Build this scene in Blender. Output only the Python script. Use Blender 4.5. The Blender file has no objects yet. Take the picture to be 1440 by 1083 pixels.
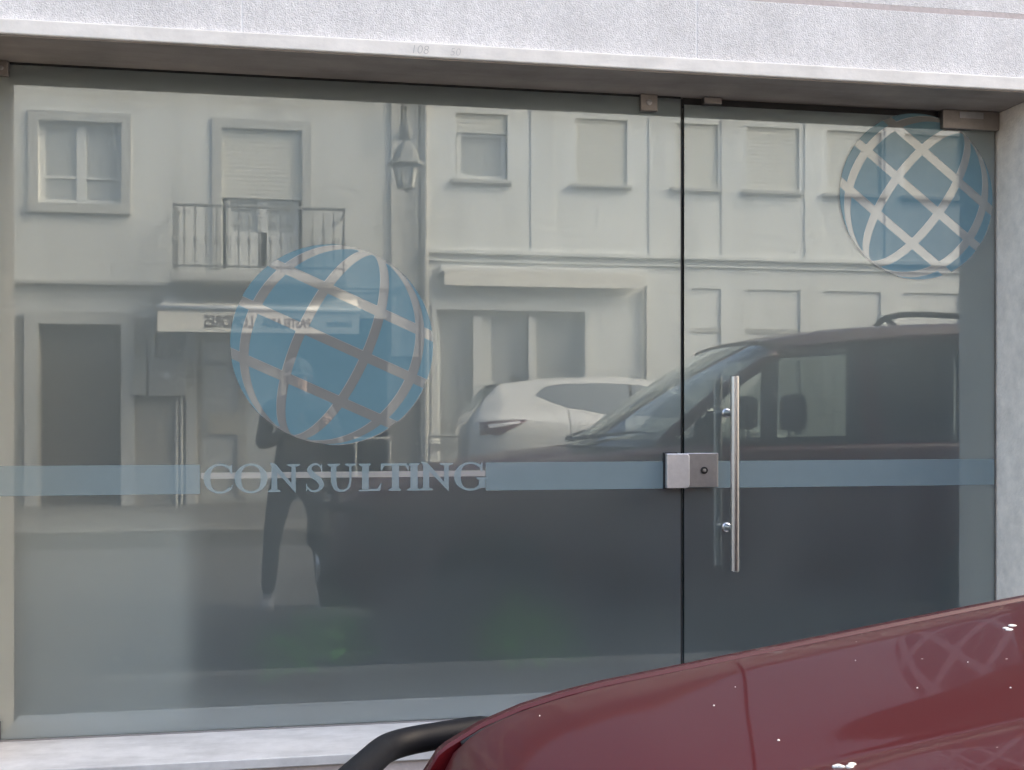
import bpy, bmesh, math, random
from mathutils import Vector, Matrix

random.seed(7)
R = math.radians
scene = bpy.context.scene
C = scene.collection

# ------------------------------------------------------------------ camera
D, ZC = 3.7, 1.30                  # metres from the glass, height above the road
FPX, HOR = 1577.0, 586.0           # focal length and horizon, in photograph pixels
TH = math.atan(0.1776)             # yaw to the right of the facade's normal
cd = bpy.data.cameras.new('camera')
cam = bpy.data.objects.new('camera', cd)
C.objects.link(cam)
cam.location = (0, -D, ZC)
cam.rotation_euler = (R(90), 0, -TH)
cd.sensor_width = 36.0
cd.lens = 36.0 * FPX / 1440.0
cd.shift_y = (HOR - 541.5) / 1440.0
cd.clip_start = 0.01
cd.clip_end = 600
scene.camera = cam

# ------------------------------------------------------------------ light
SUN_EL, SUN_AZ = R(38), R(72)
w = bpy.data.worlds.new('World')
scene.world = w
w.use_nodes = True
nt = w.node_tree
bg = nt.nodes['Background']
sky = nt.nodes.new('ShaderNodeTexSky')
sky.sky_type = 'NISHITA'
sky.sun_disc = False
sky.sun_elevation = SUN_EL
sky.sun_rotation = SUN_AZ
sky.air_density = 1.0
sky.dust_density = 6.0
sky.ozone_density = 1.0
nt.links.new(sky.outputs[0], bg.inputs[0])
bg.inputs[1].default_value = 0.15
sd = bpy.data.lights.new('sun', 'SUN')
sun = bpy.data.objects.new('sun', sd)
C.objects.link(sun)
sd.energy = 0.6
sd.angle = R(24)
sd.color = (1.0, 0.96, 0.91)
sdir = Vector((math.sin(SUN_AZ) * math.cos(SUN_EL), math.cos(SUN_AZ) * math.cos(SUN_EL), math.sin(SUN_EL)))
sun.rotation_euler = (-sdir).to_track_quat('-Z', 'Y').to_euler()
sun.location = (0, 20, 20)

vs = scene.view_settings
vs.view_transform = 'Standard'
vs.look = 'None'
vs.gamma = 1.0
vs.use_curve_mapping = False
vs.exposure = 2.55
vs.use_white_balance = True          # the camera's white balance for open shade
vs.white_balance_temperature = 7250
vs.white_balance_tint = 10
cy = scene.cycles
cy.use_denoising = True
cy.max_bounces = 10
cy.diffuse_bounces = 4
cy.glossy_bounces = 5
cy.transmission_bounces = 6
cy.caustics_reflective = True
cy.caustics_refractive = True
cy.sample_clamp_indirect = 6.0


# ------------------------------------------------------------------ pixel helpers
def px(u, v, y=0.0):
    """photograph pixel -> (x, z) on the vertical plane at y, seen directly"""
    a = TH + math.atan((u - 720.0) / FPX)
    dp = y + D
    s = dp * math.tan(a)
    depth = s * math.sin(TH) + dp * math.cos(TH)
    return s, ZC - (v - HOR) * depth / FPX


def rx(u, v, y):
    """photograph pixel -> (x, z) on the vertical plane at y, seen in the glass"""
    return px(u, v, -y)


# ------------------------------------------------------------------ materials
MATS = {}


def mat(name, col=(0.5, 0.5, 0.5), rough=0.6, metal=0.0, spec=0.5, noise=0.0, nscale=8.0, bump=0.0, bscale=60.0, coat=0.0, detail=6.0, stain=0.0, streak=(1.0, 1.0, 0.15), sscale=2.5):
    if name in MATS:
        return MATS[name]
    m = bpy.data.materials.new(name)
    m.use_nodes = True
    n = m.node_tree.nodes
    l = m.node_tree.links
    p = n['Principled BSDF']
    p.inputs['Base Color'].default_value = (*col, 1)
    p.inputs['Roughness'].default_value = rough
    p.inputs['Metallic'].default_value = metal
    p.inputs['Specular IOR Level'].default_value = spec
    p.inputs['Coat Weight'].default_value = coat
    p.inputs['Coat Roughness'].default_value = 0.03
    tc = n.new('ShaderNodeTexCoord')
    if noise > 0:
        t = n.new('ShaderNodeTexNoise')
        t.inputs['Scale'].default_value = nscale
        t.inputs['Detail'].default_value = detail
        t.inputs['Roughness'].default_value = 0.65
        l.new(tc.outputs['Object'], t.inputs['Vector'])
        mp = n.new('ShaderNodeMapRange')
        mp.inputs[1].default_value = 0.25
        mp.inputs[2].default_value = 0.75
        mp.inputs[3].default_value = 1.0 - noise
        mp.inputs[4].default_value = 1.0 + noise * 0.6
        l.new(t.outputs[0], mp.inputs[0])
        mx = n.new('ShaderNodeMix')
        mx.data_type = 'RGBA'
        mx.blend_type = 'MULTIPLY'
        mx.inputs[0].default_value = 1.0
        mx.inputs[6].default_value = (*col, 1)
        l.new(mp.outputs[0], mx.inputs[7])
        last = mx.outputs[2]
        if stain > 0:
            sp = n.new('ShaderNodeMapping')
            sp.inputs['Scale'].default_value = streak
            l.new(tc.outputs['Object'], sp.inputs['Vector'])
            t3 = n.new('ShaderNodeTexNoise')
            t3.inputs['Scale'].default_value = sscale
            t3.inputs['Detail'].default_value = 9.0
            t3.inputs['Roughness'].default_value = 0.62
            l.new(sp.outputs[0], t3.inputs['Vector'])
            m3 = n.new('ShaderNodeMapRange')
            m3.inputs[1].default_value = 0.42
            m3.inputs[2].default_value = 0.72
            m3.inputs[3].default_value = 1.0
            m3.inputs[4].default_value = 1.0 - stain
            l.new(t3.outputs[0], m3.inputs[0])
            x3 = n.new('ShaderNodeMix')
            x3.data_type = 'RGBA'
            x3.blend_type = 'MULTIPLY'
            x3.inputs[0].default_value = 1.0
            l.new(last, x3.inputs[6])
            l.new(m3.outputs[0], x3.inputs[7])
            last = x3.outputs[2]
        l.new(last, p.inputs['Base Color'])
    if bump > 0:
        t2 = n.new('ShaderNodeTexNoise')
        t2.inputs['Scale'].default_value = bscale
        t2.inputs['Detail'].default_value = 4.0
        l.new(tc.outputs['Object'], t2.inputs['Vector'])
        b = n.new('ShaderNodeBump')
        b.inputs['Strength'].default_value = bump
        b.inputs['Distance'].default_value = 0.01
        l.new(t2.outputs[0], b.inputs['Height'])
        l.new(b.outputs[0], p.inputs['Normal'])
    MATS[name] = m
    return m


def mirror_mat(name, base_builder, r0, k, rough=0.0, tint=(0.91, 0.985, 1.0)):
    """coated glass: a mirror reflection that grows with the angle, over whatever base lies behind"""
    m = bpy.data.materials.new(name)
    m.use_nodes = True
    n = m.node_tree.nodes
    l = m.node_tree.links
    n.clear()
    out = n.new('ShaderNodeOutputMaterial')
    mix = n.new('ShaderNodeMixShader')
    gl = n.new('ShaderNodeBsdfGlossy')
    gl.inputs['Color'].default_value = (*tint, 1)
    gl.inputs['Roughness'].default_value = rough
    fr = n.new('ShaderNodeFresnel')
    fr.inputs['IOR'].default_value = 1.5
    ma = n.new('ShaderNodeMath')
    ma.operation = 'MULTIPLY_ADD'
    ma.use_clamp = True
    ma.inputs[1].default_value = k
    ma.inputs[2].default_value = r0
    l.new(fr.outputs[0], ma.inputs[0])
    l.new(ma.outputs[0], mix.inputs[0])
    l.new(base_builder(n, l), mix.inputs[1])
    l.new(gl.outputs[0], mix.inputs[2])
    l.new(mix.outputs[0], out.inputs[0])
    MATS[name] = m
    return m


def frost_base(n, l):
    rf = n.new('ShaderNodeBsdfRefraction')
    rf.inputs['Color'].default_value = (0.95, 0.98, 0.97, 1)
    rf.inputs['Roughness'].default_value = 0.52
    rf.inputs['IOR'].default_value = 1.45
    df = n.new('ShaderNodeBsdfDiffuse')
    df.inputs['Color'].default_value = (0.36, 0.42, 0.43, 1)
    tc = n.new('ShaderNodeTexCoord')
    t = n.new('ShaderNodeTexNoise')
    t.inputs['Scale'].default_value = 3.0
    t.inputs['Detail'].default_value = 8.0
    l.new(tc.outputs['Object'], t.inputs['Vector'])
    mp = n.new('ShaderNodeMapRange')
    mp.inputs[1].default_value = 0.3
    mp.inputs[2].default_value = 0.7
    mp.inputs[3].default_value = 0.125
    mp.inputs[4].default_value = 0.185
    l.new(t.outputs[0], mp.inputs[0])
    mx = n.new('ShaderNodeMixShader')
    l.new(mp.outputs[0], mx.inputs[0])
    l.new(rf.outputs[0], mx.inputs[1])
    l.new(df.outputs[0], mx.inputs[2])
    return mx.outputs[0]


def diffuse_base(col, noise=0.06):
    def f(n, l):
        df = n.new('ShaderNodeBsdfDiffuse')
        tc = n.new('ShaderNodeTexCoord')
        t = n.new('ShaderNodeTexNoise')
        t.inputs['Scale'].default_value = 14.0
        t.inputs['Detail'].default_value = 5.0
        l.new(tc.outputs['Object'], t.inputs['Vector'])
        mp = n.new('ShaderNodeMapRange')
        mp.inputs[3].default_value = 1 - noise
        mp.inputs[4].default_value = 1 + noise
        l.new(t.outputs[0], mp.inputs[0])
        mx = n.new('ShaderNodeMix')
        mx.data_type = 'RGBA'
        mx.blend_type = 'MULTIPLY'
        mx.inputs[0].default_value = 1
        mx.inputs[6].default_value = (*col, 1)
        l.new(mp.outputs[0], mx.inputs[7])
        l.new(mx.outputs[2], df.inputs[0])
        return df.outputs[0]
    return f


def clear_base(col):
    def f(n, l):
        t = n.new('ShaderNodeBsdfTransparent')
        t.inputs[0].default_value = (*col, 1)
        return t.outputs[0]
    return f


M_GLASS = mirror_mat('coated_frosted_glass', frost_base, 0.125, 1.2, rough=0.010)
M_BLUE = mirror_mat('blue_film', diffuse_base((0.185, 0.243, 0.258)), 0.04, 0.9, rough=0.012)
M_GLOBE = mirror_mat('teal_globe_film', diffuse_base((0.125, 0.225, 0.262)), 0.03, 0.8, rough=0.012)
M_LETTER = mirror_mat('pale_blue_letter_film', diffuse_base((0.225, 0.285, 0.30)), 0.05, 0.9, rough=0.012)
M_PALE = mirror_mat('pale_film', diffuse_base((0.34, 0.34, 0.32)), 0.10, 1.0, rough=0.012)
M_LATTICE = mirror_mat('bare_frosted_film', diffuse_base((0.225, 0.228, 0.215)), 0.15, 1.2, rough=0.016)
M_CARGLASS = mirror_mat('car_window_glass', clear_base((0.45, 0.50, 0.48)), 0.03, 1.5)
M_WINGLASS = mirror_mat('house_window_glass', diffuse_base((0.36, 0.37, 0.365)), 0.12, 1.6)
M_EDGE = mat('glass_edge', (0.02, 0.035, 0.032), 0.15)

M_STUCCO = mat('roughcast_white', (0.80, 0.78, 0.765), 0.9, noise=0.20, nscale=90, bump=0.65, bscale=230, spec=0.15, stain=0.20, sscale=3.0, streak=(1.0, 1.0, 0.5))
M_GROUT = mat('joint_mortar', (0.80, 0.79, 0.78), 0.9, noise=0.1, nscale=30, spec=0.1)
M_LEDGE = mat('honed_limestone', (0.77, 0.735, 0.68), 0.55, noise=0.10, nscale=9, bump=0.12, bscale=40, spec=0.3, stain=0.16, sscale=7.0, streak=(1.0, 1.0, 2.5))
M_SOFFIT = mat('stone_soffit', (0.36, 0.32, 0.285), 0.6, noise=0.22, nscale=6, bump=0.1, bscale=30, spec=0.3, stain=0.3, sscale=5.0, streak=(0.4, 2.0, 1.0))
M_JAMB = mat('stone_jamb', (0.84, 0.755, 0.655), 0.6, noise=0.16, nscale=22, bump=0.4, bscale=90, spec=0.3, stain=0.14, sscale=9.0, streak=(1.0, 1.0, 0.5))
M_SILL = mat('white_marble', (0.58, 0.58, 0.58), 0.4, noise=0.14, nscale=18, spec=0.4, stain=0.28, sscale=8.0, streak=(0.5, 1.5, 1.0))
M_PINK = mat('pink_stone', (0.52, 0.45, 0.43), 0.7, noise=0.15, nscale=40, bump=0.2, bscale=90)
M_STEEL = mat('brushed_steel', (0.62, 0.62, 0.63), 0.28, metal=1.0, noise=0.05, nscale=60)
M_PLATE = mat('satin_steel', (0.42, 0.41, 0.42), 0.38, metal=1.0, noise=0.12, nscale=50)
M_BRONZE = mat('dull_bronze_steel', (0.30, 0.27, 0.25), 0.45, metal=0.85, noise=0.12, nscale=40)
M_DARK = mat('black_rubber', (0.012, 0.012, 0.013), 0.6)

M_ASPHALT = mat('asphalt', (0.055, 0.056, 0.058), 0.9, noise=0.3, nscale=30, bump=0.4, bscale=250)
M_CALCADA = mat('worn_paving', (0.085, 0.083, 0.08), 0.85, noise=0.25, nscale=25, bump=0.3, bscale=60)
M_KERB = mat('kerb_stone', (0.12, 0.118, 0.112), 0.8, noise=0.2, nscale=20)
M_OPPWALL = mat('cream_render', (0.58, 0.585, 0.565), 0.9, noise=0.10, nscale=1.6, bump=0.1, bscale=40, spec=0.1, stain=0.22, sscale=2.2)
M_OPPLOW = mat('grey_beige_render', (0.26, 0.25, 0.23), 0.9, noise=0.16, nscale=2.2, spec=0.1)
M_OPPWALL2 = mat('white_render', (0.66, 0.675, 0.665), 0.9, noise=0.07, nscale=1.3, bump=0.1, bscale=40, spec=0.1, stain=0.18, sscale=2.6)
M_TRIM = mat('stone_trim', (0.40, 0.40, 0.385), 0.8, noise=0.15, nscale=8, spec=0.2)
M_WHITE = mat('white_paint', (0.80, 0.80, 0.78), 0.5)
M_DULLW = mat('dull_white_paint', (0.56, 0.57, 0.56), 0.6, noise=0.06, nscale=10)
M_SHUT = mat('cream_shutter', (0.54, 0.535, 0.49), 0.6, noise=0.05, nscale=20)
M_IRON = mat('haze_lightened_iron', (0.16, 0.165, 0.165), 0.6)  # iron lightened to put the haze of the glass into its colour
M_DOORDK = mat('dark_wood_door', (0.07, 0.062, 0.056), 0.5, noise=0.2, nscale=12)
M_AWN = mat('awning_canvas', (0.62, 0.60, 0.55), 0.85, noise=0.06, nscale=10)
M_INK = mat('awning_ink', (0.06, 0.05, 0.05), 0.8)
M_BOX = mat('grey_box', (0.28, 0.28, 0.27), 0.6, noise=0.1, nscale=15)
M_PALEBOX = mat('pale_box', (0.33, 0.32, 0.29), 0.6)
M_SHOPDK = mat('dim_interior', (0.05, 0.05, 0.05), 0.9)


def car_paint(name, col, coat=1.0, fleck=0.10, dusty=0.0, dust=(0.42, 0.36, 0.35)):
    m = mat(name, col, 0.45, spec=0.15, coat=coat)
    n = m.node_tree.nodes
    l = m.node_tree.links
    p = n['Principled BSDF']
    tc = n.new('ShaderNodeTexCoord')
    t = n.new('ShaderNodeTexNoise')
    t.inputs['Scale'].default_value = 5.0
    t.inputs['Detail'].default_value = 10.0
    t.inputs['Roughness'].default_value = 0.7
    l.new(tc.outputs['Object'], t.inputs['Vector'])
    mp = n.new('ShaderNodeMapRange')
    mp.inputs[1].default_value = 0.35
    mp.inputs[2].default_value = 0.75
    mp.inputs[3].default_value = 0.15 * dusty
    mp.inputs[4].default_value = dusty
    l.new(t.outputs[0], mp.inputs[0])
    v = n.new('ShaderNodeTexVoronoi')
    v.inputs['Scale'].default_value = 38.0
    l.new(tc.outputs['Object'], v.inputs['Vector'])
    lt = n.new('ShaderNodeMath')
    lt.operation = 'LESS_THAN'
    lt.inputs[1].default_value = 0.055
    l.new(v.outputs['Distance'], lt.inputs[0])
    # only some cells carry a speck of dirt
    sep = n.new('ShaderNodeSeparateColor')
    l.new(v.outputs['Color'], sep.inputs[0])
    g2 = n.new('ShaderNodeMath')
    g2.operation = 'GREATER_THAN'
    g2.inputs[1].default_value = 0.86
    l.new(sep.outputs[0], g2.inputs[0])
    mu = n.new('ShaderNodeMath')
    mu.operation = 'MULTIPLY'
    l.new(lt.outputs[0], mu.inputs[0])
    l.new(g2.outputs[0], mu.inputs[1])
    mu2 = n.new('ShaderNodeMath')
    mu2.operation = 'MULTIPLY'
    mu2.inputs[1].default_value = 0.75 if dusty > 0 else 0.0
    l.new(mu.outputs[0], mu2.inputs[0])
    mxx = n.new('ShaderNodeMath')
    mxx.operation = 'MAXIMUM'
    l.new(mp.outputs[0], mxx.inputs[0])
    l.new(mu2.outputs[0], mxx.inputs[1])
    mx = n.new('ShaderNodeMix')
    mx.data_type = 'RGBA'
    mx.inputs[6].default_value = (*col, 1)
    mx.inputs[7].default_value = (*dust, 1)
    l.new(mxx.outputs[0], mx.inputs[0])
    l.new(mx.outputs[2], p.inputs['Base Color'])
    return m


M_RED = car_paint('maroon_car_paint', (0.052, 0.0010, 0.0036), coat=0.45, dusty=0.006)
M_WCAR = car_paint('white_car_paint', (0.50, 0.505, 0.50), dusty=0.0)
M_BLACKP = mat('black_plastic', (0.006, 0.007, 0.010), 0.5, spec=0.12, noise=0.2, nscale=60)
M_TYRE = mat('tyre_rubber', (0.018, 0.018, 0.018), 0.85)
M_RIM = mat('dark_steel_rim', (0.07, 0.07, 0.075), 0.5, metal=0.3)
M_SEAT = mat('charcoal_seat', (0.03, 0.03, 0.032), 0.9)
M_REDLAMP = mat('red_lamp_lens', (0.10, 0.025, 0.025), 0.1, coat=1.0)
M_CLEARLAMP = mat('clear_lamp_lens', (0.75, 0.72, 0.72), 0.1, coat=1.0)


# ------------------------------------------------------------------ mesh helpers
class MB:
    def __init__(self):
        self.v, self.f, self.mi = [], [], []

    def add(self, vs_, fs, mi=0):
        b = len(self.v)
        self.v += [tuple(p) for p in vs_]
        for f in fs:
            self.f.append(tuple(b + i for i in f))
            self.mi.append(mi)

    def box(self, x0, x1, y0, y1, z0, z1, mi=0):
        v = [(x0, y0, z0), (x1, y0, z0), (x1, y1, z0), (x0, y1, z0), (x0, y0, z1), (x1, y0, z1), (x1, y1, z1), (x0, y1, z1)]
        self.hexa(v, mi)

    def hexa(self, v, mi=0):
        self.add(v, [(3, 2, 1, 0), (4, 5, 6, 7), (0, 1, 5, 4), (1, 2, 6, 5), (2, 3, 7, 6), (3, 0, 4, 7)], mi)

    def prism_xz(self, poly, y0, y1, mi=0):
        """polygon in x,z (counter-clockwise seen from -y), extruded y0 (front) -> y1"""
        n = len(poly)
        v = [(x, y0, z) for x, z in poly] + [(x, y1, z) for x, z in poly]
        fs = [tuple(range(n)), tuple(range(2 * n - 1, n - 1, -1))]
        for i in range(n):
            j = (i + 1) % n
            fs.append((i, i + n, j + n, j))
        self.add(v, fs, mi)

    def strip_xz(self, a, b, y0, y1, mi=0):
        """two polylines of equal length in x,z: solid strip between them"""
        n = len(a)
        v = [(x, y0, z) for x, z in a] + [(x, y0, z) for x, z in b] + [(x, y1, z) for x, z in a] + [(x, y1, z) for x, z in b]
        fs = []
        for i in range(n - 1):
            fs += [(i, i + 1, n + i + 1, n + i), (2 * n + i + 1, 2 * n + i, 3 * n + i, 3 * n + i + 1),
                   (i, 2 * n + i, 2 * n + i + 1, i + 1), (n + i, n + i + 1, 3 * n + i + 1, 3 * n + i)]
        fs += [(0, n, 3 * n, 2 * n), (n - 1, 3 * n - 1, 4 * n - 1, 2 * n - 1)]
        self.add(v, fs, mi)

    def tube(self, pts, r, n=10, mi=0, close=False):
        pts = [Vector(p) for p in pts]
        rs = r if isinstance(r, (list, tuple)) else [r] * len(pts)
        rings = []
        prev = None
        for i, p in enumerate(pts):
            a = pts[max(i - 1, 0)]
            b = pts[min(i + 1, len(pts) - 1)]
            t = (b - a).normalized()
            if prev is None:
                ref = Vector((0, 0, 1)) if abs(t.z) < 0.9 else Vector((1, 0, 0))
                nrm = (ref - t * ref.dot(t)).normalized()
            else:
                nrm = (prev - t * prev.dot(t)).normalized()
            prev = nrm
            bn = t.cross(nrm)
            rings.append([p + (nrm * math.cos(2 * math.pi * k / n) + bn * math.sin(2 * math.pi * k / n)) * rs[i] for k in range(n)])
        v = [q for ring in rings for q in ring]
        fs = []
        for i in range(len(pts) - 1):
            for k in range(n):
                k2 = (k + 1) % n
                fs.append((i * n + k, i * n + k2, (i + 1) * n + k2, (i + 1) * n + k))
        fs.append(tuple(range(n - 1, -1, -1)))
        fs.append(tuple((len(pts) - 1) * n + k for k in range(n)))
        self.add(v, fs, mi)

    def lathe(self, prof, center, axis='Z', n=20, mi=0):
        """prof: list of (radius, along-axis)"""
        v = []
        cx, cy_, cz = center
        for r, h in prof:
            for k in range(n):
                a = 2 * math.pi * k / n
                c, s = r * math.cos(a), r * math.sin(a)
                if axis == 'Z':
                    v.append((cx + c, cy_ + s, cz + h))
                elif axis == 'Y':
                    v.append((cx + s, cy_ + h, cz + c))
                else:
                    v.append((cx + h, cy_ + c, cz + s))
        fs = []
        for i in range(len(prof) - 1):
            for k in range(n):
                k2 = (k + 1) % n
                fs.append((i * n + k, i * n + k2, (i + 1) * n + k2, (i + 1) * n + k))
        fs.append(tuple(range(n - 1, -1, -1)))
        fs.append(tuple((len(prof) - 1) * n + k for k in range(n)))
        self.add(v, fs, mi)

    def grid(self, fn, nu, nv, mi=0):
        v = [fn(i / (nu - 1), j / (nv - 1)) for i in range(nu) for j in range(nv)]
        fs = [(i * nv + j, (i + 1) * nv + j, (i + 1) * nv + j + 1, i * nv + j + 1) for i in range(nu - 1) for j in range(nv - 1)]
        self.add(v, fs, mi)

    def build(self, name, m, parent=None, smooth=False, bevel=0.0, fix=True):
        me = bpy.data.meshes.new(name)
        me.from_pydata(self.v, [], self.f)
        ms = m if isinstance(m, (list, tuple)) else [m]
        for q in ms:
            me.materials.append(q)
        for p, i in zip(me.polygons, self.mi):
            p.material_index = i
        if fix:
            b = bmesh.new()
            b.from_mesh(me)
            bmesh.ops.recalc_face_normals(b, faces=b.faces)
            b.to_mesh(me)
            b.free()
        if smooth:
            for p in me.polygons:
                p.use_smooth = True
        o = bpy.data.objects.new(name, me)
        C.objects.link(o)
        if parent is not None:
            o.parent = parent
        if bevel > 0:
            md = o.modifiers.new('bevel', 'BEVEL')
            md.width = bevel
            md.segments = 2
            md.limit_method = 'ANGLE'
        return o


def smooth_by_angle(o, deg=35):
    me = o.data
    for p in me.polygons:
        p.use_smooth = True
    b = bmesh.new()
    b.from_mesh(me)
    for e in b.edges:
        if len(e.link_faces) == 2 and e.calc_face_angle(0) > R(deg):
            e.smooth = False
    b.to_mesh(me)
    b.free()


def tag(o, label=None, cat=None, group=None, kind=None):
    if label:
        o['label'] = label
    if cat:
        o['category'] = cat
    if group:
        o['group'] = group
    if kind:
        o['kind'] = kind
    return o


def empty(name, loc, label=None, cat=None, group=None, rz=0.0):
    o = bpy.data.objects.new(name, None)
    C.objects.link(o)
    o.location = loc
    o.rotation_euler = (0, 0, rz)
    o.empty_display_size = 0.1
    tag(o, label, cat, group)
    bpy.context.view_layer.update()
    return o


def part(mb, name, m, parent, **k):
    """mesh given in world coordinates, kept there under its parent"""
    o = mb.build(name, m, None, **k)
    o.parent = parent
    root = parent
    o.matrix_parent_inverse = Matrix.Identity(4)
    mw = Matrix.Identity(4)
    chain = []
    q = parent
    while q is not None:
        chain.append(q.matrix_basis.copy())
        q = q.parent
    for b in reversed(chain):
        mw = mw @ b
    inv = mw.inverted()
    o.data.transform(inv)
    return o


def boxpart(name, m, parent, b, bevel=0.0):
    mb = MB()
    mb.box(*b)
    return part(mb, name, m, parent, bevel=bevel)


def wall_holes(mb, x0, x1, z0, z1, holes, y0, y1):
    xs = sorted(set([x0, x1] + [h[0] for h in holes] + [h[1] for h in holes]))
    zs = sorted(set([z0, z1] + [h[2] for h in holes] + [h[3] for h in holes]))
    xs = [x for x in xs if x0 <= x <= x1]
    zs = [z for z in zs if z0 <= z <= z1]
    for i in range(len(xs) - 1):
        run = None
        for j in range(len(zs) - 1):
            cx, cz = (xs[i] + xs[i + 1]) / 2, (zs[j] + zs[j + 1]) / 2
            solid = not any(h[0] < cx < h[1] and h[2] < cz < h[3] for h in holes)
            if solid:
                if run is None:
                    run = zs[j]
            if run is not None and (not solid or j == len(zs) - 2):
                mb.box(xs[i], xs[i + 1], y0, y1, run, zs[j + 1] if solid else zs[j])
                run = None


def text_mesh(s, size, bold=0.0, shear=0.0, extrude=0.001):
    cu = bpy.data.curves.new('text', 'FONT')
    cu.body = s
    cu.size = size
    cu.offset = bold
    cu.shear = shear
    cu.extrude = extrude
    cu.align_x = 'CENTER'
    cu.resolution_u = 3
    o = bpy.data.objects.new('text', cu)
    C.objects.link(o)
    bpy.context.view_layer.update()
    me = bpy.data.meshes.new_from_object(o.evaluated_get(bpy.context.evaluated_depsgraph_get()))
    bpy.data.objects.remove(o)
    return me


# ------------------------------------------------------------------ ground
ROAD_EDGE_N, ROAD_EDGE_F, OPP = -1.75, -7.9, -11.3
PAVE_F = 0.17
m = MB()
m.box(-150, 150, -150, 150, -0.3, -0.02)
tag(m.build('ground', M_ASPHALT), kind='structure')
m = MB()
m.box(-60, 60, ROAD_EDGE_F - 0.02, ROAD_EDGE_N + 0.02, -0.019, 0.0)
tag(m.build('road', M_ASPHALT), kind='structure')
m = MB()
m.box(-60, 60, ROAD_EDGE_N + 0.15, -0.2, -0.019, 0.10)
tag(m.build('near_pavement', M_CALCADA), kind='structure')
m = MB()
m.box(-60, 60, OPP - 0.3, ROAD_EDGE_F - 0.15, -0.019, PAVE_F)
tag(m.build('far_pavement', M_CALCADA), kind='structure')
for nm, ya, yb, zt in (('near_kerb', ROAD_EDGE_N, ROAD_EDGE_N + 0.15, 0.104), ('far_kerb', ROAD_EDGE_F - 0.15, ROAD_EDGE_F, PAVE_F + 0.004)):
    root = empty(nm, (0, ya, 0))
    tag(root, kind='structure')
    x = -12.0
    while x < 16:
        boxpart('kerb_stone', M_KERB, root, (x, x + 0.985, ya, yb, -0.019, zt), bevel=0.012)
        x += 1.0

# ------------------------------------------------------------------ shop building (facade at y = -0.24)
FAC = -0.24
XL, XR = px(-9, 0)[0], px(1402, 0)[0]      # jambs
ZS, ZT = 0.292, 2.405                      # sill top, soffit
shop = empty('shop_building', (0, 0, 0), 'white roughcast shop building around the wide frosted glass shopfront', 'building')
# stucco panels above the opening, separated by joints
joints = [-6.5, -4.5, -3.07, -1.64, -0.21, 1.22, 2.65, 4.08, 6.0, 8.5, 13.0, 18.0, 24.0]
rows = [(2.452, 2.655), (2.672, 3.9), (3.912, 5.2), (5.212, 6.6), (6.612, 7.85)]
for (za, zb) in rows:
    for i in range(len(joints) - 1):
        boxpart('stucco_panel', M_STUCCO, shop, (joints[i] + 0.0018, joints[i + 1] - 0.0018, FAC, FAC + 0.05, za, zb), bevel=0.002)
boxpart('joint_backing', M_GROUT, shop, (-6.5, 24.0, FAC + 0.0012, FAC + 0.4, 2.456, 7.84))
boxpart('groove_shade_strip', M_PINK, shop, (-6.5, 24.0, FAC + 0.0006, FAC + 0.0011, 2.652, 2.675))  # strip colour stands for the pinkish shade inside the groove
# lintel ledge: slabs of stone with tight joints
for a, b in zip([-3.0, -1.4, 3.4], [-1.401, 3.399, 4.6]):
    boxpart('lintel_slab', M_LEDGE, shop, (a, b, FAC - 0.022, FAC + 0.06, ZT, 2.45), bevel=0.004)
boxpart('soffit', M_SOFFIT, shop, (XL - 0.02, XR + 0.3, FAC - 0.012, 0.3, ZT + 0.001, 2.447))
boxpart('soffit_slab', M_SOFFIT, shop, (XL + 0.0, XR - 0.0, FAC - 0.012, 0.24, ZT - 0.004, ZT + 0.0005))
# faint pencilled marks on the lintel
M_PENCIL = mat('faint_pencil', (0.40, 0.39, 0.38), 0.9)
for txt, u, sz in (('108', 590, 0.038), ('50', 640, 0.034)):
    me = text_mesh(txt, sz, -0.0009, 0.15, 0.0002)
    me.materials.clear()
    me.materials.append(M_PENCIL)
    o = bpy.data.objects.new('pencil_mark', me)
    C.objects.link(o)
    o.parent = shop
    o.rotation_euler = (R(90), 0, 0)
    o.location = (px(u, 0, FAC - 0.022)[0], FAC - 0.0223, 2.414)
# jambs and side walls
boxpart('jamb', M_JAMB, shop, (XR, XR + 0.06, FAC - 0.004, 0.2, 0.0, ZT - 0.0045), bevel=0.003)
boxpart('jamb', M_JAMB, shop, (XL - 0.06, XL, FAC - 0.004, 0.2, 0.0, ZT - 0.0045), bevel=0.003)
boxpart('side_wall', M_STUCCO, shop, (XR + 0.0605, 24.0, FAC, FAC + 0.3, 0.0, 2.404))
boxpart('side_wall', M_STUCCO, shop, (-6.5, XL - 0.0605, FAC, FAC + 0.3, 0.0, 2.404))
# sill and plinth
for a, b in zip([XL, 0.86], [0.857, XR]):
    boxpart('sill_slab', M_SILL, shop, (a, b, -0.315, 0.08, ZS - 0.03, ZS), bevel=0.003)
boxpart('plinth', M_PINK, shop, (XL, XR, -0.30, 0.07, 0.0, ZS - 0.0305))
boxpart('entrance_step', M_PINK, shop, (px(958, 0)[0], XR, -0.62, -0.302, 0.0, 0.19), bevel=0.006)
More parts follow.
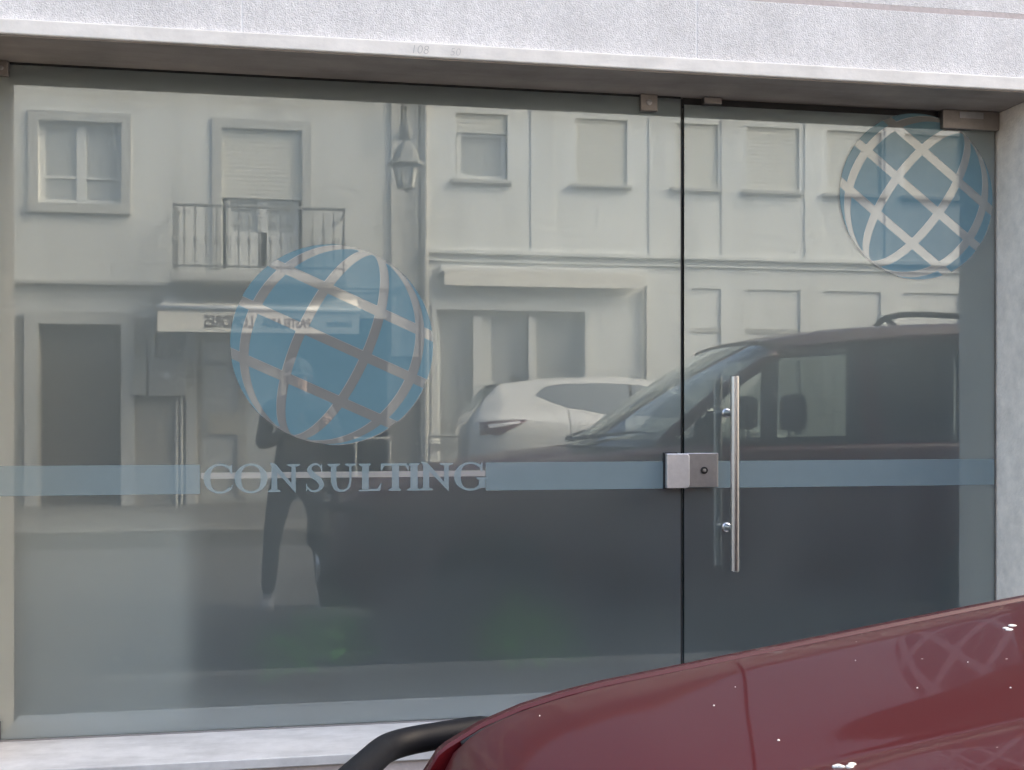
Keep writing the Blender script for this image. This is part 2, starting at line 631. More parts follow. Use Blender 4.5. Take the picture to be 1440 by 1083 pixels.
# shell of the building (keeps the sun off the street side)
boxpart('back_wall', M_OPPWALL, shop, (-6.5, 24.0, 6.0, 6.3, 0, 7.84))
boxpart('gable_wall', M_OPPWALL, shop, (-6.8, -6.5, FAC, 6.3, 0, 7.84))
boxpart('gable_wall', M_OPPWALL, shop, (24.0, 24.3, FAC, 6.3, 0, 7.84))
boxpart('roof', M_PINK, shop, (-6.9, 24.4, FAC - 0.25, 6.4, 7.86, 8.05))
boxpart('ceiling', M_WHITE, shop, (-6.4, 23.9, 0.31, 5.9, 2.6, 2.7))
boxpart('room_floor', mat('shop_floor', (0.30, 0.33, 0.37), 0.6, noise=0.1), shop, (-6.4, 23.9, 0.081, 5.9, 0.2, 0.27))
boxpart('room_wall', mat('shop_wall', (0.16, 0.165, 0.17), 0.9), shop, (-6.4, 23.9, 3.0, 3.1, 0.27, 2.6))
boxpart('room_wall', MATS['shop_wall'], shop, (XL - 0.2, XL - 0.07, 0.21, 3.0, 0.27, 2.6))
boxpart('room_wall', MATS['shop_wall'], shop, (XR + 0.07, XR + 0.2, 0.21, 3.0, 0.27, 2.6))

# ------------------------------------------------------------------ frosted panes
XM0, XM1 = px(957.2, 0)[0], px(962.2, 0)[0]
XD1 = px(1398.5, 0)[0]
XP0 = XL + 0.008
YG0, YG1 = 0.0, 0.010


def pane(name, label, cat, x0, x1, z0, z1):
    root = empty(name, ((x0 + x1) / 2, 0, z0), label, cat)
    mb = MB()
    mb.box(x0, x1, YG0, YG1, z0, z1)
    mb.mi = [1, 1, 0, 1, 0, 1]
    # faces of box(): bottom, top, front(-y), +x, back(+y), -x
    part(mb, 'glass', [M_GLASS, M_EDGE], root, fix=False)
    return root


fixed = pane('fixed_glass_pane', 'wide fixed frosted glass pane with CONSULTING lettering and blue globe', 'glass pane', XP0, XM0, ZS + 0.006, ZT - 0.012)
door = pane('glass_door', 'frosted glass door with steel pull handle and small globe at top corner', 'door', XM1, XD1, ZS + 0.008, ZT - 0.030)
# film edge line just in from the seam on the fixed pane and thin rubber seal
boxpart('seal', M_DARK, fixed, (XM0 + 0.0004, XM0 + 0.005, 0.0015, 0.0085, ZS + 0.006, ZT - 0.012))
boxpart('top_seal', M_DARK, fixed, (XP0, XM0, 0.0, 0.012, ZT - 0.0115, ZT - 0.0045))
boxpart('top_rail', M_DARK, door, (XM1, XD1, 0.012, 0.03, ZT - 0.034, ZT - 0.0045))
boxpart('bottom_channel', M_PLATE, fixed, (XP0, XM0, -0.006, 0.016, ZS + 0.0005, ZS + 0.0055))

FILM = -0.0011


def film_quad(name, m, parent, us, vt, vb):
    x0, x1 = px(us[0], 0)[0], px(us[1], 0)[0]
    mb = MB()
    mb.box(x0, x1, FILM, -0.0002, vb, vt)
    return part(mb, name, m, parent)


ZB1, ZB0 = 1.147, 1.053
film_quad('stripe', M_BLUE, fixed, (-4.0, 281.5), ZB1, ZB0)
film_quad('stripe', M_BLUE, fixed, (683, 957), ZB1, ZB0)
film_quad('stripe', M_BLUE, door, (962.5, 1398), ZB1, ZB0)
film_quad('pale_line', M_PALE, fixed, (282.5, 682.5), 1.121, 1.101)


def globe(parent, u, v, rad, tilt, gap):
    cx, cz = px(u, v)
    ca, sa = math.cos(tilt), math.sin(tilt)
    rows_ = [(-1.0, -0.49), (-0.49, -0.02), (-0.02, 0.49), (0.49, 1.0)]
    lons = [-math.pi / 2, -R(57), -R(19.8), R(19.8), R(57), math.pi / 2]
    g = gap / 2
    root = bpy.data.objects.new('globe_emblem', None)
    C.objects.link(root)
    root.parent = parent
    root.empty_display_size = 0.05
    mb = MB()
    n_ = 72
    q0 = [(cx + rad * 0.996 * math.cos(6.28319 * k / n_), cz + rad * 0.996 * math.sin(6.28319 * k / n_)) for k in range(n_)]
    if parent is door:
        q0 = [(min(a_, XD1 - 0.001), b_) for a_, b_ in q0]
    mb.prism_xz(q0, -0.00045, -0.00015)
    part(mb, 'lattice_film', M_LATTICE, root)
    for a, b in rows_:
        d0 = a + (g if a > -1 else 0.0)
        d1 = b - (g if b < 1 else 0.0)
        for i in range(5):
            L, Rr = [], []
            N = 24
            for k in range(N + 1):
                d = d0 + (d1 - d0) * k / N
                c = math.sqrt(max(0.0, 1 - d * d))
                xl = c * math.sin(lons[i]) + (g if i > 0 else 0)
                xr = c * math.sin(lons[i + 1]) - (g if i < 4 else 0)
                if i > 0:
                    xl = max(xl, -c)
                if xr > xl + 0.004:
                    L.append((xl, d))
                    Rr.append((xr, d))
            if len(L) < 2:
                continue

            def tr(p, dx=0.0, dz=0.0):
                x, d = p
                return (cx + rad * (x * ca - d * sa) + dx, cz - rad * (x * sa + d * ca) + dz)
            mb = MB()
            mb.strip_xz([tr(p) for p in L], [tr(p) for p in Rr], FILM, -0.0007)
            o = part(mb, 'globe_panel', M_GLOBE, root)
            # painted edge highlight: a pale sheet offset below and right of each panel
            mb = MB()
            mb.strip_xz([tr(p, 0.0012, -0.0024) for p in L], [tr(p, 0.0012, -0.0024) for p in Rr], -0.0006, -0.0003)
            part(mb, 'edge_highlight', M_PALE, root)
    return root


globe(fixed, 468.5, 484.5, 0.3265, R(24.0), 0.098)
globe(door, 1289.5, 276.5, 0.297, R(37.5), 0.105)


# --- serif capitals -------------------------------------------------
def stroke(mb, pts, wid, y0, y1):
    L, Rr = [], []
    for i, (p, ww) in enumerate(zip(pts, wid)):
        a = pts[max(i - 1, 0)]
        b = pts[min(i + 1, len(pts) - 1)]
        tx, tz = b[0] - a[0], b[1] - a[1]
        q = math.hypot(tx, tz) or 1
        nx, nz = -tz / q, tx / q
        L.append((p[0] + nx * ww / 2, p[1] + nz * ww / 2))
        Rr.append((p[0] - nx * ww / 2, p[1] - nz * ww / 2))
    mb.strip_xz(L, Rr, y0, y1)


def bez(ps, n=26):
    """Catmull-Rom through points (x, z, width)"""
    out = []
    P = [ps[0]] + list(ps) + [ps[-1]]
    for i in range(1, len(P) - 2):
        for k in range(n // 4):
            t = k / (n // 4)
            q = []
            for c in range(3):
                p0, p1, p2, p3 = P[i - 1][c], P[i][c], P[i + 1][c], P[i + 2][c]
                q.append(0.5 * (2 * p1 + (p2 - p0) * t + (2 * p0 - 5 * p1 + 4 * p2 - p3) * t * t + (3 * p1 - p0 - 3 * p2 + p3) * t ** 3))
            out.append(q)
    out.append(list(ps[-1]))
    return out


TK, TN, SF = 0.235, 0.09, 0.055      # thick, thin, serif height (of cap height 1)


def glyph(ch):
    """list of drawing ops in a unit box: width returned separately"""
    ops = []

    def rect(x0, x1, z0, z1):
        ops.append(('p', [(x0, z0), (x1, z0), (x1, z1), (x0, z1)]))

    def poly(*p):
        ops.append(('p', list(p)))

    def path(ps):
        q = bez(ps)
        ops.append(('s', [(a, b) for a, b, _ in q], [c for _, _, c in q]))

    def serif(xc, z, hw, up, st):
        # flat slab with a small bracket, up=+1: on the baseline
        z2 = z + up * SF
        z3 = z + up * (SF + 0.05)
        pts = [(xc - hw, z), (xc + hw, z), (xc + hw, z2), (xc + st / 2, z3), (xc - st / 2, z3), (xc - hw, z2)]
        poly(*(pts if up > 0 else pts[::-1]))

    if ch in 'OCG':
        W = {'O': 1.13, 'C': 0.98, 'G': 1.06}[ch]
        rxo = 0.56
        cxx = rxo
        a0, a1 = (0, 360) if ch == 'O' else (48, 318)
        N = 56
        o_, i_ = [], []
        for k in range(N + 1):
            a = R(a0 + (a1 - a0) * k / N)
            ca, sa = math.cos(a), math.sin(a)
            o_.append((cxx + rxo * ca, 0.5 + 0.53 * sa))
            th = TN + (TK - TN) * abs(ca) ** 1.3
            i_.append((cxx + (rxo - th) * ca, 0.5 + (0.53 - TN * 0.9) * sa))
        ops.append(('r', o_, i_))
        if ch in 'CG':
            poly((cxx + 0.30, 0.80), (cxx + 0.37, 0.66), (cxx + 0.405, 0.66), (cxx + 0.405, 1.0), (cxx + 0.37, 1.0), (cxx + 0.34, 0.93))
        if ch == 'C':
            poly((cxx + 0.35, 0.14), (cxx + 0.39, 0.12), (cxx + 0.445, 0.28), (cxx + 0.415, 0.29))
        if ch == 'G':
            rect(cxx + 0.28, cxx + 0.28 + TK * 0.95, 0.07, 0.42)
            serif(cxx + 0.28 + TK * 0.475, 0.47, 0.2, -1, TK * 0.95)
        return ops, W
    if ch == 'N':
        x0, x1 = 0.22, 0.84
        rect(x0 - 0.095, x0 + 0.095, SF + 0.02, 0.94)
        serif(x0, 0, 0.2, 1, 0.19)
        rect(x1 - 0.07, x1 + 0.075, 0.10, 0.94)
        serif(x1, 1, 0.2, -1, 0.14)
        poly((x0 - 0.17, 1.03), (x1 + 0.075, -0.05), (x1 + 0.075, 0.12), (x0 + 0.06, 0.99), (x0 - 0.10, 1.06))
        return ops, 1.06
    if ch == 'S':
        path([(0.60, 0.82, 0.05), (0.46, 0.975, 0.075), (0.27, 0.955, 0.10), (0.17, 0.79, 0.165), (0.30, 0.59, 0.205), (0.50, 0.42, 0.205), (0.585, 0.22, 0.165), (0.46, 0.045, 0.10), (0.24, 0.03, 0.075), (0.07, 0.20, 0.05)])
        poly((0.575, 0.70), (0.61, 0.70), (0.605, 1.0), (0.58, 1.0), (0.56, 0.90))
        poly((0.055, 0.30), (0.09, 0.30), (0.11, 0.12), (0.08, 0.0), (0.055, 0.0))
        return ops, 0.70
    if ch == 'U':
        path([(0.21, 0.95, 0.20), (0.21, 0.60, 0.20), (0.215, 0.36, 0.195), (0.29, 0.11, 0.14), (0.47, 0.02, 0.085), (0.66, 0.10, 0.085), (0.745, 0.34, 0.085), (0.75, 0.60, 0.085), (0.75, 0.95, 0.085)])
        serif(0.21, 1, 0.20, -1, 0.2)
        serif(0.75, 1, 0.17, -1, 0.1)
        return ops, 0.94
    if ch == 'L':
        rect(0.12, 0.12 + TK, SF + 0.02, 0.94)
        serif(0.22, 1, 0.20, -1, TK)
        poly((0.02, 0), (0.74, 0), (0.80, 0.27), (0.765, 0.28), (0.66, 0.09), (0.34, 0.07), (0.02, 0.05))
        return ops, 0.80
    if ch == 'T':
        rect(0.36, 0.36 + TK, SF + 0.02, 0.93)
        serif(0.46, 0, 0.20, 1, TK)
        poly((0.0, 1.0), (0.0, 0.74), (0.035, 0.74), (0.12, 0.91), (0.80, 0.91), (0.885, 0.74), (0.92, 0.74), (0.92, 1.0))
        return ops, 0.92
    if ch == 'I':
        rect(0.12, 0.12 + TK, SF + 0.02, 0.94)
        serif(0.22, 0, 0.20, 1, TK)
        serif(0.22, 1, 0.20, -1, TK)
        return ops, 0.44


def draw_glyph(parent, ch, x0, x1, z0, h, m):
    ops, W = glyph(ch)
    s = (x1 - x0) / W
    mb = MB()
    y = FILM - 0.0003
    f = lambda p: (x0 + p[0] * s, z0 + p[1] * h)
    for op in ops:
        if op[0] == 'p':
            poly = [f(p) for p in op[1]]
            mb.prism_xz(poly, y, -0.0002)
        elif op[0] == 's':
            stroke(mb, [f(p) for p in op[1]], [c * h for c in op[2]], y, -0.0002)
        else:
            mb.strip_xz([f(p) for p in op[1]], [f(p) for p in op[2]], y, -0.0002)
        y -= 0.00012
    return part(mb, 'letter', m, parent)


spans = [('C', 82, 210), ('O', 218, 365), ('N', 364, 508), ('S', 526, 616), ('U', 626, 754), ('L', 764, 866), ('T', 862, 986), ('I', 976, 1036), ('N', 1030, 1182), ('G', 1184, 1322)]
lett = bpy.data.objects.new('lettering', None)
C.objects.link(lett)
lett.parent = fixed
lett['label'] = 'pale blue serif capitals spelling CONSULTING'
for ch, a, b in spans:
    x0, x1 = px(260 + a / 3.13, 0)[0], px(260 + b / 3.13, 0)[0]
    draw_glyph(lett, ch, x0, x1, ZB0 + 0.003, 0.0905, M_LETTER)


# --- fittings -------------------------------------------------------
def clamp(parent, u0, u1, v0, v1, name='clamp', screw=True, y0=-0.016):
    xa, za = px(u0, v1)
    xb, zb = px(u1, v0)
    zb = min(zb, ZT - 0.005)
    o = boxpart(name, M_BRONZE, parent, (xa, xb, y0, 0.028, za, zb), bevel=0.0025)
    if screw:
        mb = MB()
        cx, cz, r = (xa + xb) / 2, (za + zb) / 2, min(xb - xa, zb - za) * 0.17
        mb.lathe([(r, 0), (r, -0.003), (r * 0.6, -0.004), (r * 0.6, -0.002)], (cx, y0 - 0.0002, cz), 'Y', 16)
        part(mb, 'screw', M_PLATE, o)
    return o


clamp(fixed, -6, 13.5, 80, 108)
clamp(fixed, 899, 923, 131.5, 157)
clamp(fixed, -6, 1.2, 1014, 1041, screw=False)
clamp(door, 987.5, 1012.5, 133, 147.5, name='door_stop', screw=False, y0=-0.02)
pf = clamp(door, 1322, 1400.5, 153, 182, name='pivot_fitting', screw=False, y0=-0.02)
xa, za = px(1345, 168)
xb, zb = px(1378, 161)
boxpart('adjuster_slot', M_PLATE, pf, (xa, xb, -0.0215, -0.0203, za, zb))

xa, za = px(933.5, 686)
xb, zb = px(965.5, 637.5)
xm = px(951, 0)[0]
mb = MB()
arc = [(xb - 0.012 + 0.012 * math.cos(R(a)), za + 0.012 + 0.012 * math.sin(R(a))) for a in (-90, -60, -30, 0)]
arc2 = [(xb - 0.012 + 0.012 * math.cos(R(a)), zb - 0.012 + 0.012 * math.sin(R(a))) for a in (0, 30, 60, 90)]
mb.prism_xz([(xa, za)] + arc + arc2 + [(xa, zb)], -0.034, -0.013)
part(mb, 'strike_plate', mat('bright_satin_steel', (0.72, 0.71, 0.73), 0.42, metal=1.0, noise=0.08, nscale=70), fixed, bevel=0.002)
boxpart('strike_body', M_DARK, fixed, (xa - 0.003, xm, -0.0125, 0.02, za - 0.003, zb + 0.003))
xa2 = px(962.0, 0)[0] + 0.002
xb2, zb2 = px(1006.5, 637.5)
lk = boxpart('lock_case', M_PLATE, door, (xa2, xb2, -0.0255, 0.03, za + 0.002, zb + 0.001), bevel=0.002)
lk.matrix_basis = Matrix.Translation((0, 0, 0))
mb = MB()
kx, kz = px(986.5, 661)
mb.lathe([(0.0125, 0), (0.0125, -0.0035), (0.010, -0.0042), (0.0085, -0.0018)], (kx, -0.0257, kz), 'Y', 22)
part(mb, 'key_cylinder', M_DARK, lk, smooth=False)
mb = MB()
mb.lathe([(0.0062, 0), (0.0062, -0.006), (0.0022, -0.0062), (0.002, -0.003)], (kx, -0.0262, kz), 'Y', 18)
part(mb, 'keyhole_core', M_STEEL, lk)

YH = -0.082
hx, hz1 = px(1033.5, 529, YH)
hz0 = px(1033.5, 803, YH)[1]
mb = MB()
hr = 0.0150
mb.lathe([(hr - 0.0015, 0), (hr, 0.0015), (hr, hz1 - hz0 - 0.0015), (hr - 0.0015, hz1 - hz0)], (hx, YH, hz0), 'Z', 28)
hb = part(mb, 'pull_handle', M_STEEL, door)
smooth_by_angle(hb)
for v_ in (581, 743):
    zz = px(1025, v_, YH / 2)[1]
    mb = MB()
    mb.lathe([(0.016, -0.0003), (0.016, -0.004), (0.0125, -0.006), (0.0105, -0.012), (0.0105, YH + 0.004)], (hx, 0, zz), 'Y', 20)
    so = part(mb, 'standoff', M_STEEL, hb)
    smooth_by_angle(so)

# ------------------------------------------------------------------ inside the shop, seen blurred through the frost
xa, zt_ = px(26, 740, 0.16)
xb = px(266, 740, 0.16)[0]
cab = empty('white_cabinet', ((xa + xb) / 2, 0.5, 0.27), 'low white cabinet blurred behind the lower left of the frosted pane', 'cabinet')
boxpart('carcass', M_WHITE, cab, (xa, xb, 0.195, 0.59, 0.271, 0.96), bevel=0.004)
boxpart('top_board', M_WHITE, cab, (xa - 0.01, xb + 0.01, 0.185, 0.60, 0.9605, 0.985), bevel=0.003)
M_LEAF = mat('houseplant_leaf', (0.20, 0.62, 0.12), 0.5, noise=0.3, nscale=30)
M_POT = mat('dark_pot', (0.05, 0.045, 0.045), 0.6)


def plant(u, v, label, seed, n=70, spread=0.15):
    rnd = random.Random(seed)
    x, z = px(u, v, 0.16)
    root = empty('potted_plant', (x, 0.17, 0.271), label, 'plant', 'potted plants behind the frosted glass')
    mb = MB()
    mb.lathe([(0.055, 0), (0.075, 0.11), (0.08, 0.115), (0.07, 0.118), (0.065, 0.10)], (x, 0.17, 0.272), 'Z', 18)
    part(mb, 'pot', M_POT, root)
    mb = MB()
    for k in range(n):
        a = rnd.uniform(0, 6.283)
        el = rnd.uniform(-0.1, 1.2)
        ln = rnd.uniform(0.06, 0.13)
        b = Vector((x, 0.15, 0.46)) + Vector((math.cos(a) * math.cos(el), 0.8 * math.sin(a) * math.cos(el), math.sin(el))) * rnd.uniform(0.02, spread) * 1.15
        d = Vector((math.cos(a), math.sin(a), rnd.uniform(-0.3, 0.7))).normalized()
        s = d.cross(Vector((0, 0, 1))).normalized() * ln * 0.28
        up = s.cross(d).normalized() * ln * 0.1
        mb.add([b, b + d * ln * 0.5 + s + up, b + d * ln, b + d * ln * 0.5 - s + up], [(0, 1, 2), (0, 2, 3)])
    for v_ in range(len(mb.v)):
        if mb.v[v_][1] < 0.03:
            q = mb.v[v_]
            mb.v[v_] = (q[0], 0.03, q[2])
    part(mb, 'foliage', M_LEAF, root, fix=False)


plant(445, 905, 'blurred green potted plant behind the frost below the lettering', 3, 120)
plant(742, 905, 'blurred green potted plant behind the frost in front of the red car', 5, 130)


# ------------------------------------------------------------------ cars
def lerp_tab(tab, x):
    if x <= tab[0][0]:
        return tab[0][1]
    for (a, va), (b, vb) in zip(tab, tab[1:]):
        if x <= b:
            t = (x - a) / (b - a)
            return va + (vb - va) * t
    return tab[-1][1]


def smooth_tab(tab, x):
    """monotone-ish cubic through the table"""
    n = len(tab)
    if x <= tab[0][0]:
        return tab[0][1]
    if x >= tab[-1][0]:
        return tab[-1][1]
    i = max(k for k in range(n - 1) if tab[k][0] <= x)

    def slope(k):
        if k == 0:
            return (tab[1][1] - tab[0][1]) / (tab[1][0] - tab[0][0])
        if k == n - 1:
            return (tab[-1][1] - tab[-2][1]) / (tab[-1][0] - tab[-2][0])
        return (tab[k + 1][1] - tab[k - 1][1]) / (tab[k + 1][0] - tab[k - 1][0])
    x0, y0 = tab[i]
    x1, y1 = tab[i + 1]
    h = x1 - x0
    t = (x - x0) / h
    m0, m1 = slope(i) * h, slope(i + 1) * h
    return (2 * t ** 3 - 3 * t * t + 1) * y0 + (t ** 3 - 2 * t * t + t) * m0 + (-2 * t ** 3 + 3 * t * t) * y1 + (t ** 3 - t * t) * m1


def cut(o, cutters):
    """boolean difference, applied"""
    bpy.context.view_layer.update()
    for c in cutters:
        md = o.modifiers.new('cut', 'BOOLEAN')
        md.operation = 'DIFFERENCE'
        md.solver = 'EXACT'
        md.object = c
    bpy.context.view_layer.update()
    dg = bpy.context.evaluated_depsgraph_get()
    me = bpy.data.meshes.new_from_object(o.evaluated_get(dg))
    o.modifiers.clear()
    o.data = me
    for c in cutters:
        bpy.data.objects.remove(c)


def wheel(parent, x, y, r, side, wdt=0.2):
    mb = MB()
    y0 = y - side * wdt
    h = side
    mb.lathe([(r * 0.62, 0), (r * 0.93, 0), (r, h * 0.02), (r, h * (wdt - 0.03)), (r * 0.94, h * wdt), (r * 0.66, h * (wdt - 0.005)), (r * 0.62, h * (wdt - 0.02))], (x, y0, r), 'Y', 36)
    t = mb.build('wheel', M_TYRE, parent)
    smooth_by_angle(t)
    mb = MB()
    mb.lathe([(r * 0.64, h * (wdt - 0.03)), (r * 0.65, h * (wdt - 0.01)), (r * 0.58, h * (wdt - 0.012)), (r * 0.55, h * (wdt - 0.06)), (r * 0.2, h * (wdt - 0.06)), (0.03, h * (wdt - 0.06))], (x, y0, r), 'Y', 30)
    for k in range(5):
        a = 2 * math.pi * k / 5 + 0.3
        d = Vector((math.sin(a), 0, math.cos(a)))
        n = Vector((d.z, 0, -d.x))
        p0 = Vector((x, y0 + h * (wdt - 0.02), r)) + d * r * 0.1
        p1 = Vector((x, y0 + h * (wdt - 0.015), r)) + d * r * 0.58
        w0, w1 = r * 0.14, r * 0.10
        bk = Vector((0, -h * 0.025, 0))
        mb.hexa([p0 - n * w0, p1 - n * w1, p1 + n * w1, p0 + n * w0, p0 - n * w0 + bk, p1 - n * w1 + bk, p1 + n * w1 + bk, p0 + n * w0 + bk])
    mb.build('rim', M_RIM, t)


def bar(mb, p0, p1, wx, wy, lean=None):
    """four-sided bar between two points: wx along x, wy along y"""
    (x0, y0, z0), (x1, y1, z1) = p0, p1
    mb.hexa([(x0 - wx, y0 - wy, z0), (x0 + wx, y0 - wy, z0), (x0 + wx, y0 + wy, z0), (x0 - wx, y0 + wy, z0),
             (x1 - wx, y1 - wy, z1), (x1 + wx, y1 - wy, z1), (x1 + wx, y1 + wy, z1), (x1 - wx, y1 + wy, z1)])


def make_car(name, label, loc, rz, P, paint):
    """P: table of measures; the nose points along -x, the origin is on the road under the nose"""
    root = empty(name, loc, label, 'car', rz=rz)
    L, HW = P['L'], P['HW']
    zt, crown, hw = P['top'], P['crown'], P['hw']
    xc = P['cowl']
    floor = P['floor']
    edge = 0.055                      # fender inside the shoulder

    # lower body: fenders, flanks, tail
    xs = [L * k / 80 for k in range(81)]
    xs = sorted(set(xs + [0.02, 0.04, 0.07, L - 0.02, L - 0.05]))

    def section(x):
        w_ = smooth_tab(hw, x)
        t = smooth_tab(zt, x)
        f = lerp_tab(floor, x)
        q = min(1.0, max(0.0, (t - f) / 0.5))
        out = [(w_ - 0.10, f), (w_ - 0.03, f + 0.04 * q), (w_ - 0.012, f + 0.16 * q), (w_, f + 0.28 * q), (w_ + 0.002, t - 0.24 * q), (w_ - 0.008, t - 0.13 * q),
               (w_ - 0.022, t - 0.065), (w_ - 0.038, t - 0.030), (w_ - 0.055, t - 0.011), (w_ - 0.075, t - 0.002), (w_ - 0.095, t)]
        out += [(w_ - 0.1005, t - 0.004), (w_ - 0.103, t - 0.03)]
        return out
    NP = 13
    mb = MB()
    v, fs = [], []
    for x in xs:
        s = section(x)
        ring = [(x, y, z) for y, z in s] + [(x, -y, z) for y, z in reversed(s)]
        v += ring
    nr = 2 * NP
    for i in range(len(xs) - 1):
        for k in range(nr):
            k2 = (k + 1) % nr
            fs.append((i * nr + k, i * nr + k2, (i + 1) * nr + k2, (i + 1) * nr + k))
    fs.append(tuple(range(nr)))
    fs.append(tuple((len(xs) - 1) * nr + k for k in reversed(range(nr))))
    mb.add(v, fs)
    body = mb.build('body', paint, root)
    cutters = []
    for wx in P['wheels']:
        for s in (-1, 1):
            c = MB()
            yy = s * (HW - 0.13)
            c.lathe([(P['wr'] + 0.055, -0.15), (P['wr'] + 0.055, 0.28)] if s > 0 else [(P['wr'] + 0.055, -0.28), (P['wr'] + 0.055, 0.15)], (wx, yy, P['wr'] + 0.01), 'Y', 40)
            cc = c.build('cutter', paint)
            cc.matrix_world = Matrix.LocRotScale(Vector(loc), Matrix.Rotation(rz, 3, 'Z'), None)
            cutters.append(cc)
    cut(body, cutters)
    smooth_by_angle(body, 32)

    # hood as its own panel
    NU, NV = 60, 81

    def hood_pt(i, j):
        x = P['hood0'] + (xc - P['hood0']) * i
        yn = (j * 2 - 1)
        x += P.get('bow', 0.0) * (yn * yn - 0.5) * (1 - i) ** 3
        w_ = smooth_tab(hw, x) - 0.1115
        t = smooth_tab(zt, x)
        y = yn * w_
        ay = w_ - abs(y)
        z = t + smooth_tab(crown, ay) * min(1.0, 0.25 + i * 2.2)
        z += -0.022 * math.exp(-(ay / 0.0022)) - 0.03 * math.exp(-i / 0.012)
        return (x, y, z)
    mb = MB()
    side = [0, 0.0012, 0.0025, 0.004, 0.006, 0.009, 0.014, 0.02] + [0.03 + 0.01 * k for k in range(34)] + [0.37 + 0.005 * k for k in range(32)]
    wref = smooth_tab(hw, 0.8) - 0.1085
    cols = [0.5 * q / wref for q in side] + [0.28 + 0.02 * k + 0.0 for k in range(0)]
    cols = [c for c in cols if c < 0.36] + [0.36 + 0.14 * k / 12 for k in range(12)]
    cols = cols + [0.5] + [1 - c for c in reversed(cols)]
    mb.grid(lambda a, b: hood_pt(a, cols[int(round(b * (len(cols) - 1)))]), NU, len(cols))
    h = mb.build('hood', paint, root, smooth=True)
    for s in (-1, 1):
        mb = MB()
        pts = []
        for k in range(50):
            x = 0.09 + (xc - 0.10) * k / 49
            pts.append((x, s * (smooth_tab(hw, x) - 0.1068), smooth_tab(zt, x) - 0.0075))
        mb.tube(pts, 0.0042, 6)
        mb.build('hood_gap_shade', M_DARK, root, smooth=True)  # black tube added in the hood gap to darken its line like shade

    # cowl, windscreen, roof, pillars, glass
    ro = P['roof']                    # (x, z) from windscreen top to the rear edge
    xt0 = ro[0][0]
    rw = P['rw']                      # roof half width
    belt = P['belt']                  # table of beltline z
    bw = HW - 0.075

    def roof_pt(a, b):
        x = ro[0][0] + (ro[-1][0] - ro[0][0]) * a
        yn = b * 2 - 1
        z = smooth_tab(ro, x)
        drop = 0.03 * yn * yn + 0.09 * max(0, abs(yn) - 0.86) ** 2 / 0.0196
        xx = x + 0.06 * yn * yn * (1 if a == 0 else 0) * 1.0
        return (xx, yn * rw, z - drop)
    mb = MB()
    mb.grid(roof_pt, 40, 41)
    rf = mb.build('roof', paint, root, smooth=True)
    md = rf.modifiers.new('thick', 'SOLIDIFY')
    md.thickness = 0.035
    md.offset = -1
    ztop = lambda x: smooth_tab(ro, x) - 0.105
    # windscreen
    def ws(a, b):
        yn = b * 2 - 1
        x0, z0 = P['ws0']
        x1, z1 = ro[0]
        yb, yt = bw - 0.05, rw - 0.02
        x = (x0 + 0.30 * yn * yn) * (1 - a) + (x1 + 0.06 * yn * yn) * a
        z = z0 * (1 - a) + (z1 - 0.012 - 0.03 * yn * yn - 0.05 * max(0, abs(yn) - .86) / .14) * a + 0.03 * math.sin(math.pi * a)
        return (x, yn * (yb * (1 - a) + yt * a), z)
    mb = MB()
    mb.grid(ws, 14, 21)
    mb.build('windscreen', M_CARGLASS, root, smooth=True)
    for s in (-1, 1):
        mb = MB()
        e = 0 if s < 0 else 1
        pts = [Vector(ws(a / 13, e)) for a in range(14)]
        mb.tube([p + Vector((0.015, s * 0.004, 0)) for p in pts], 0.036, 8)
        mb.build('a_pillar', paint, root, smooth=True)
    # cowl panel, wipers, dashboard
    mb = MB()
    def cowl(a, b):
        p = Vector(ws(0, b))
        q = Vector(hood_pt(1, b))
        r_ = q * (1 - a) + p * a
        return (r_.x, r_.y, r_.z - 0.02 * math.sin(math.pi * a) - (0.012 if a < 1 else 0.0))
    mb.grid(cowl, 6, 41)
    mb.build('cowl', M_BLACKP, root, smooth=True)
    for k in (0.18, 0.56):
        mb = MB()
        a_, b_ = Vector(ws(0.0, k)), Vector(ws(0.10, k + 0.34))
        mb.tube([a_ + Vector((-0.05, 0, 0.03)), a_ * 0.6 + b_ * 0.4 + Vector((-0.03, 0, 0.03)), b_ + Vector((-0.02, 0, 0.018))], [0.012, 0.010, 0.006], 6)
        mb.build('wiper', M_DARK, root)
    mb = MB()
    zd = P['ws0'][1] - 0.03
    mb.box(P['ws0'][0] + 0.33, P['ws0'][0] + 0.75, -bw + 0.1, bw - 0.1, zd - 0.35, zd)
    mb.build('dashboard', M_SEAT, root, bevel=0.05)
    # side glass and pillars
    wins = P['windows']               # list of (xb0, xb1, xt0, xt1) base and top x
    for s in (-1, 1):
        for iw, (b0, b1, t0, t1) in enumerate(wins):
            def pt(xb_, xt_, a, off=0.0):
                z0 = lerp_tab(belt, xb_) + 0.005
                z1 = ztop(xt_)
                return (xb_ * (1 - a) + xt_ * a, s * ((bw - 0.012) * (1 - a) + (rw - 0.03) * a + off), z0 * (1 - a) + z1 * a)
            mb = MB()
            mb.grid(lambda a, b: pt(b0 + (b1 - b0) * a, t0 + (t1 - t0) * a, b), 10, 6)
            if iw >= P.get('blind', 99):
                mb.build('side_panel', M_BLACKP, root, smooth=True)
            else:
                mb.build('side_window', M_CARGLASS, root, smooth=True)
        # pillars between neighbouring windows and the rear corner
        spans_ = [(wins[i][1], wins[i + 1][0], wins[i][3], wins[i + 1][2]) for i in range(len(wins) - 1)] + [P['rearpillar']]
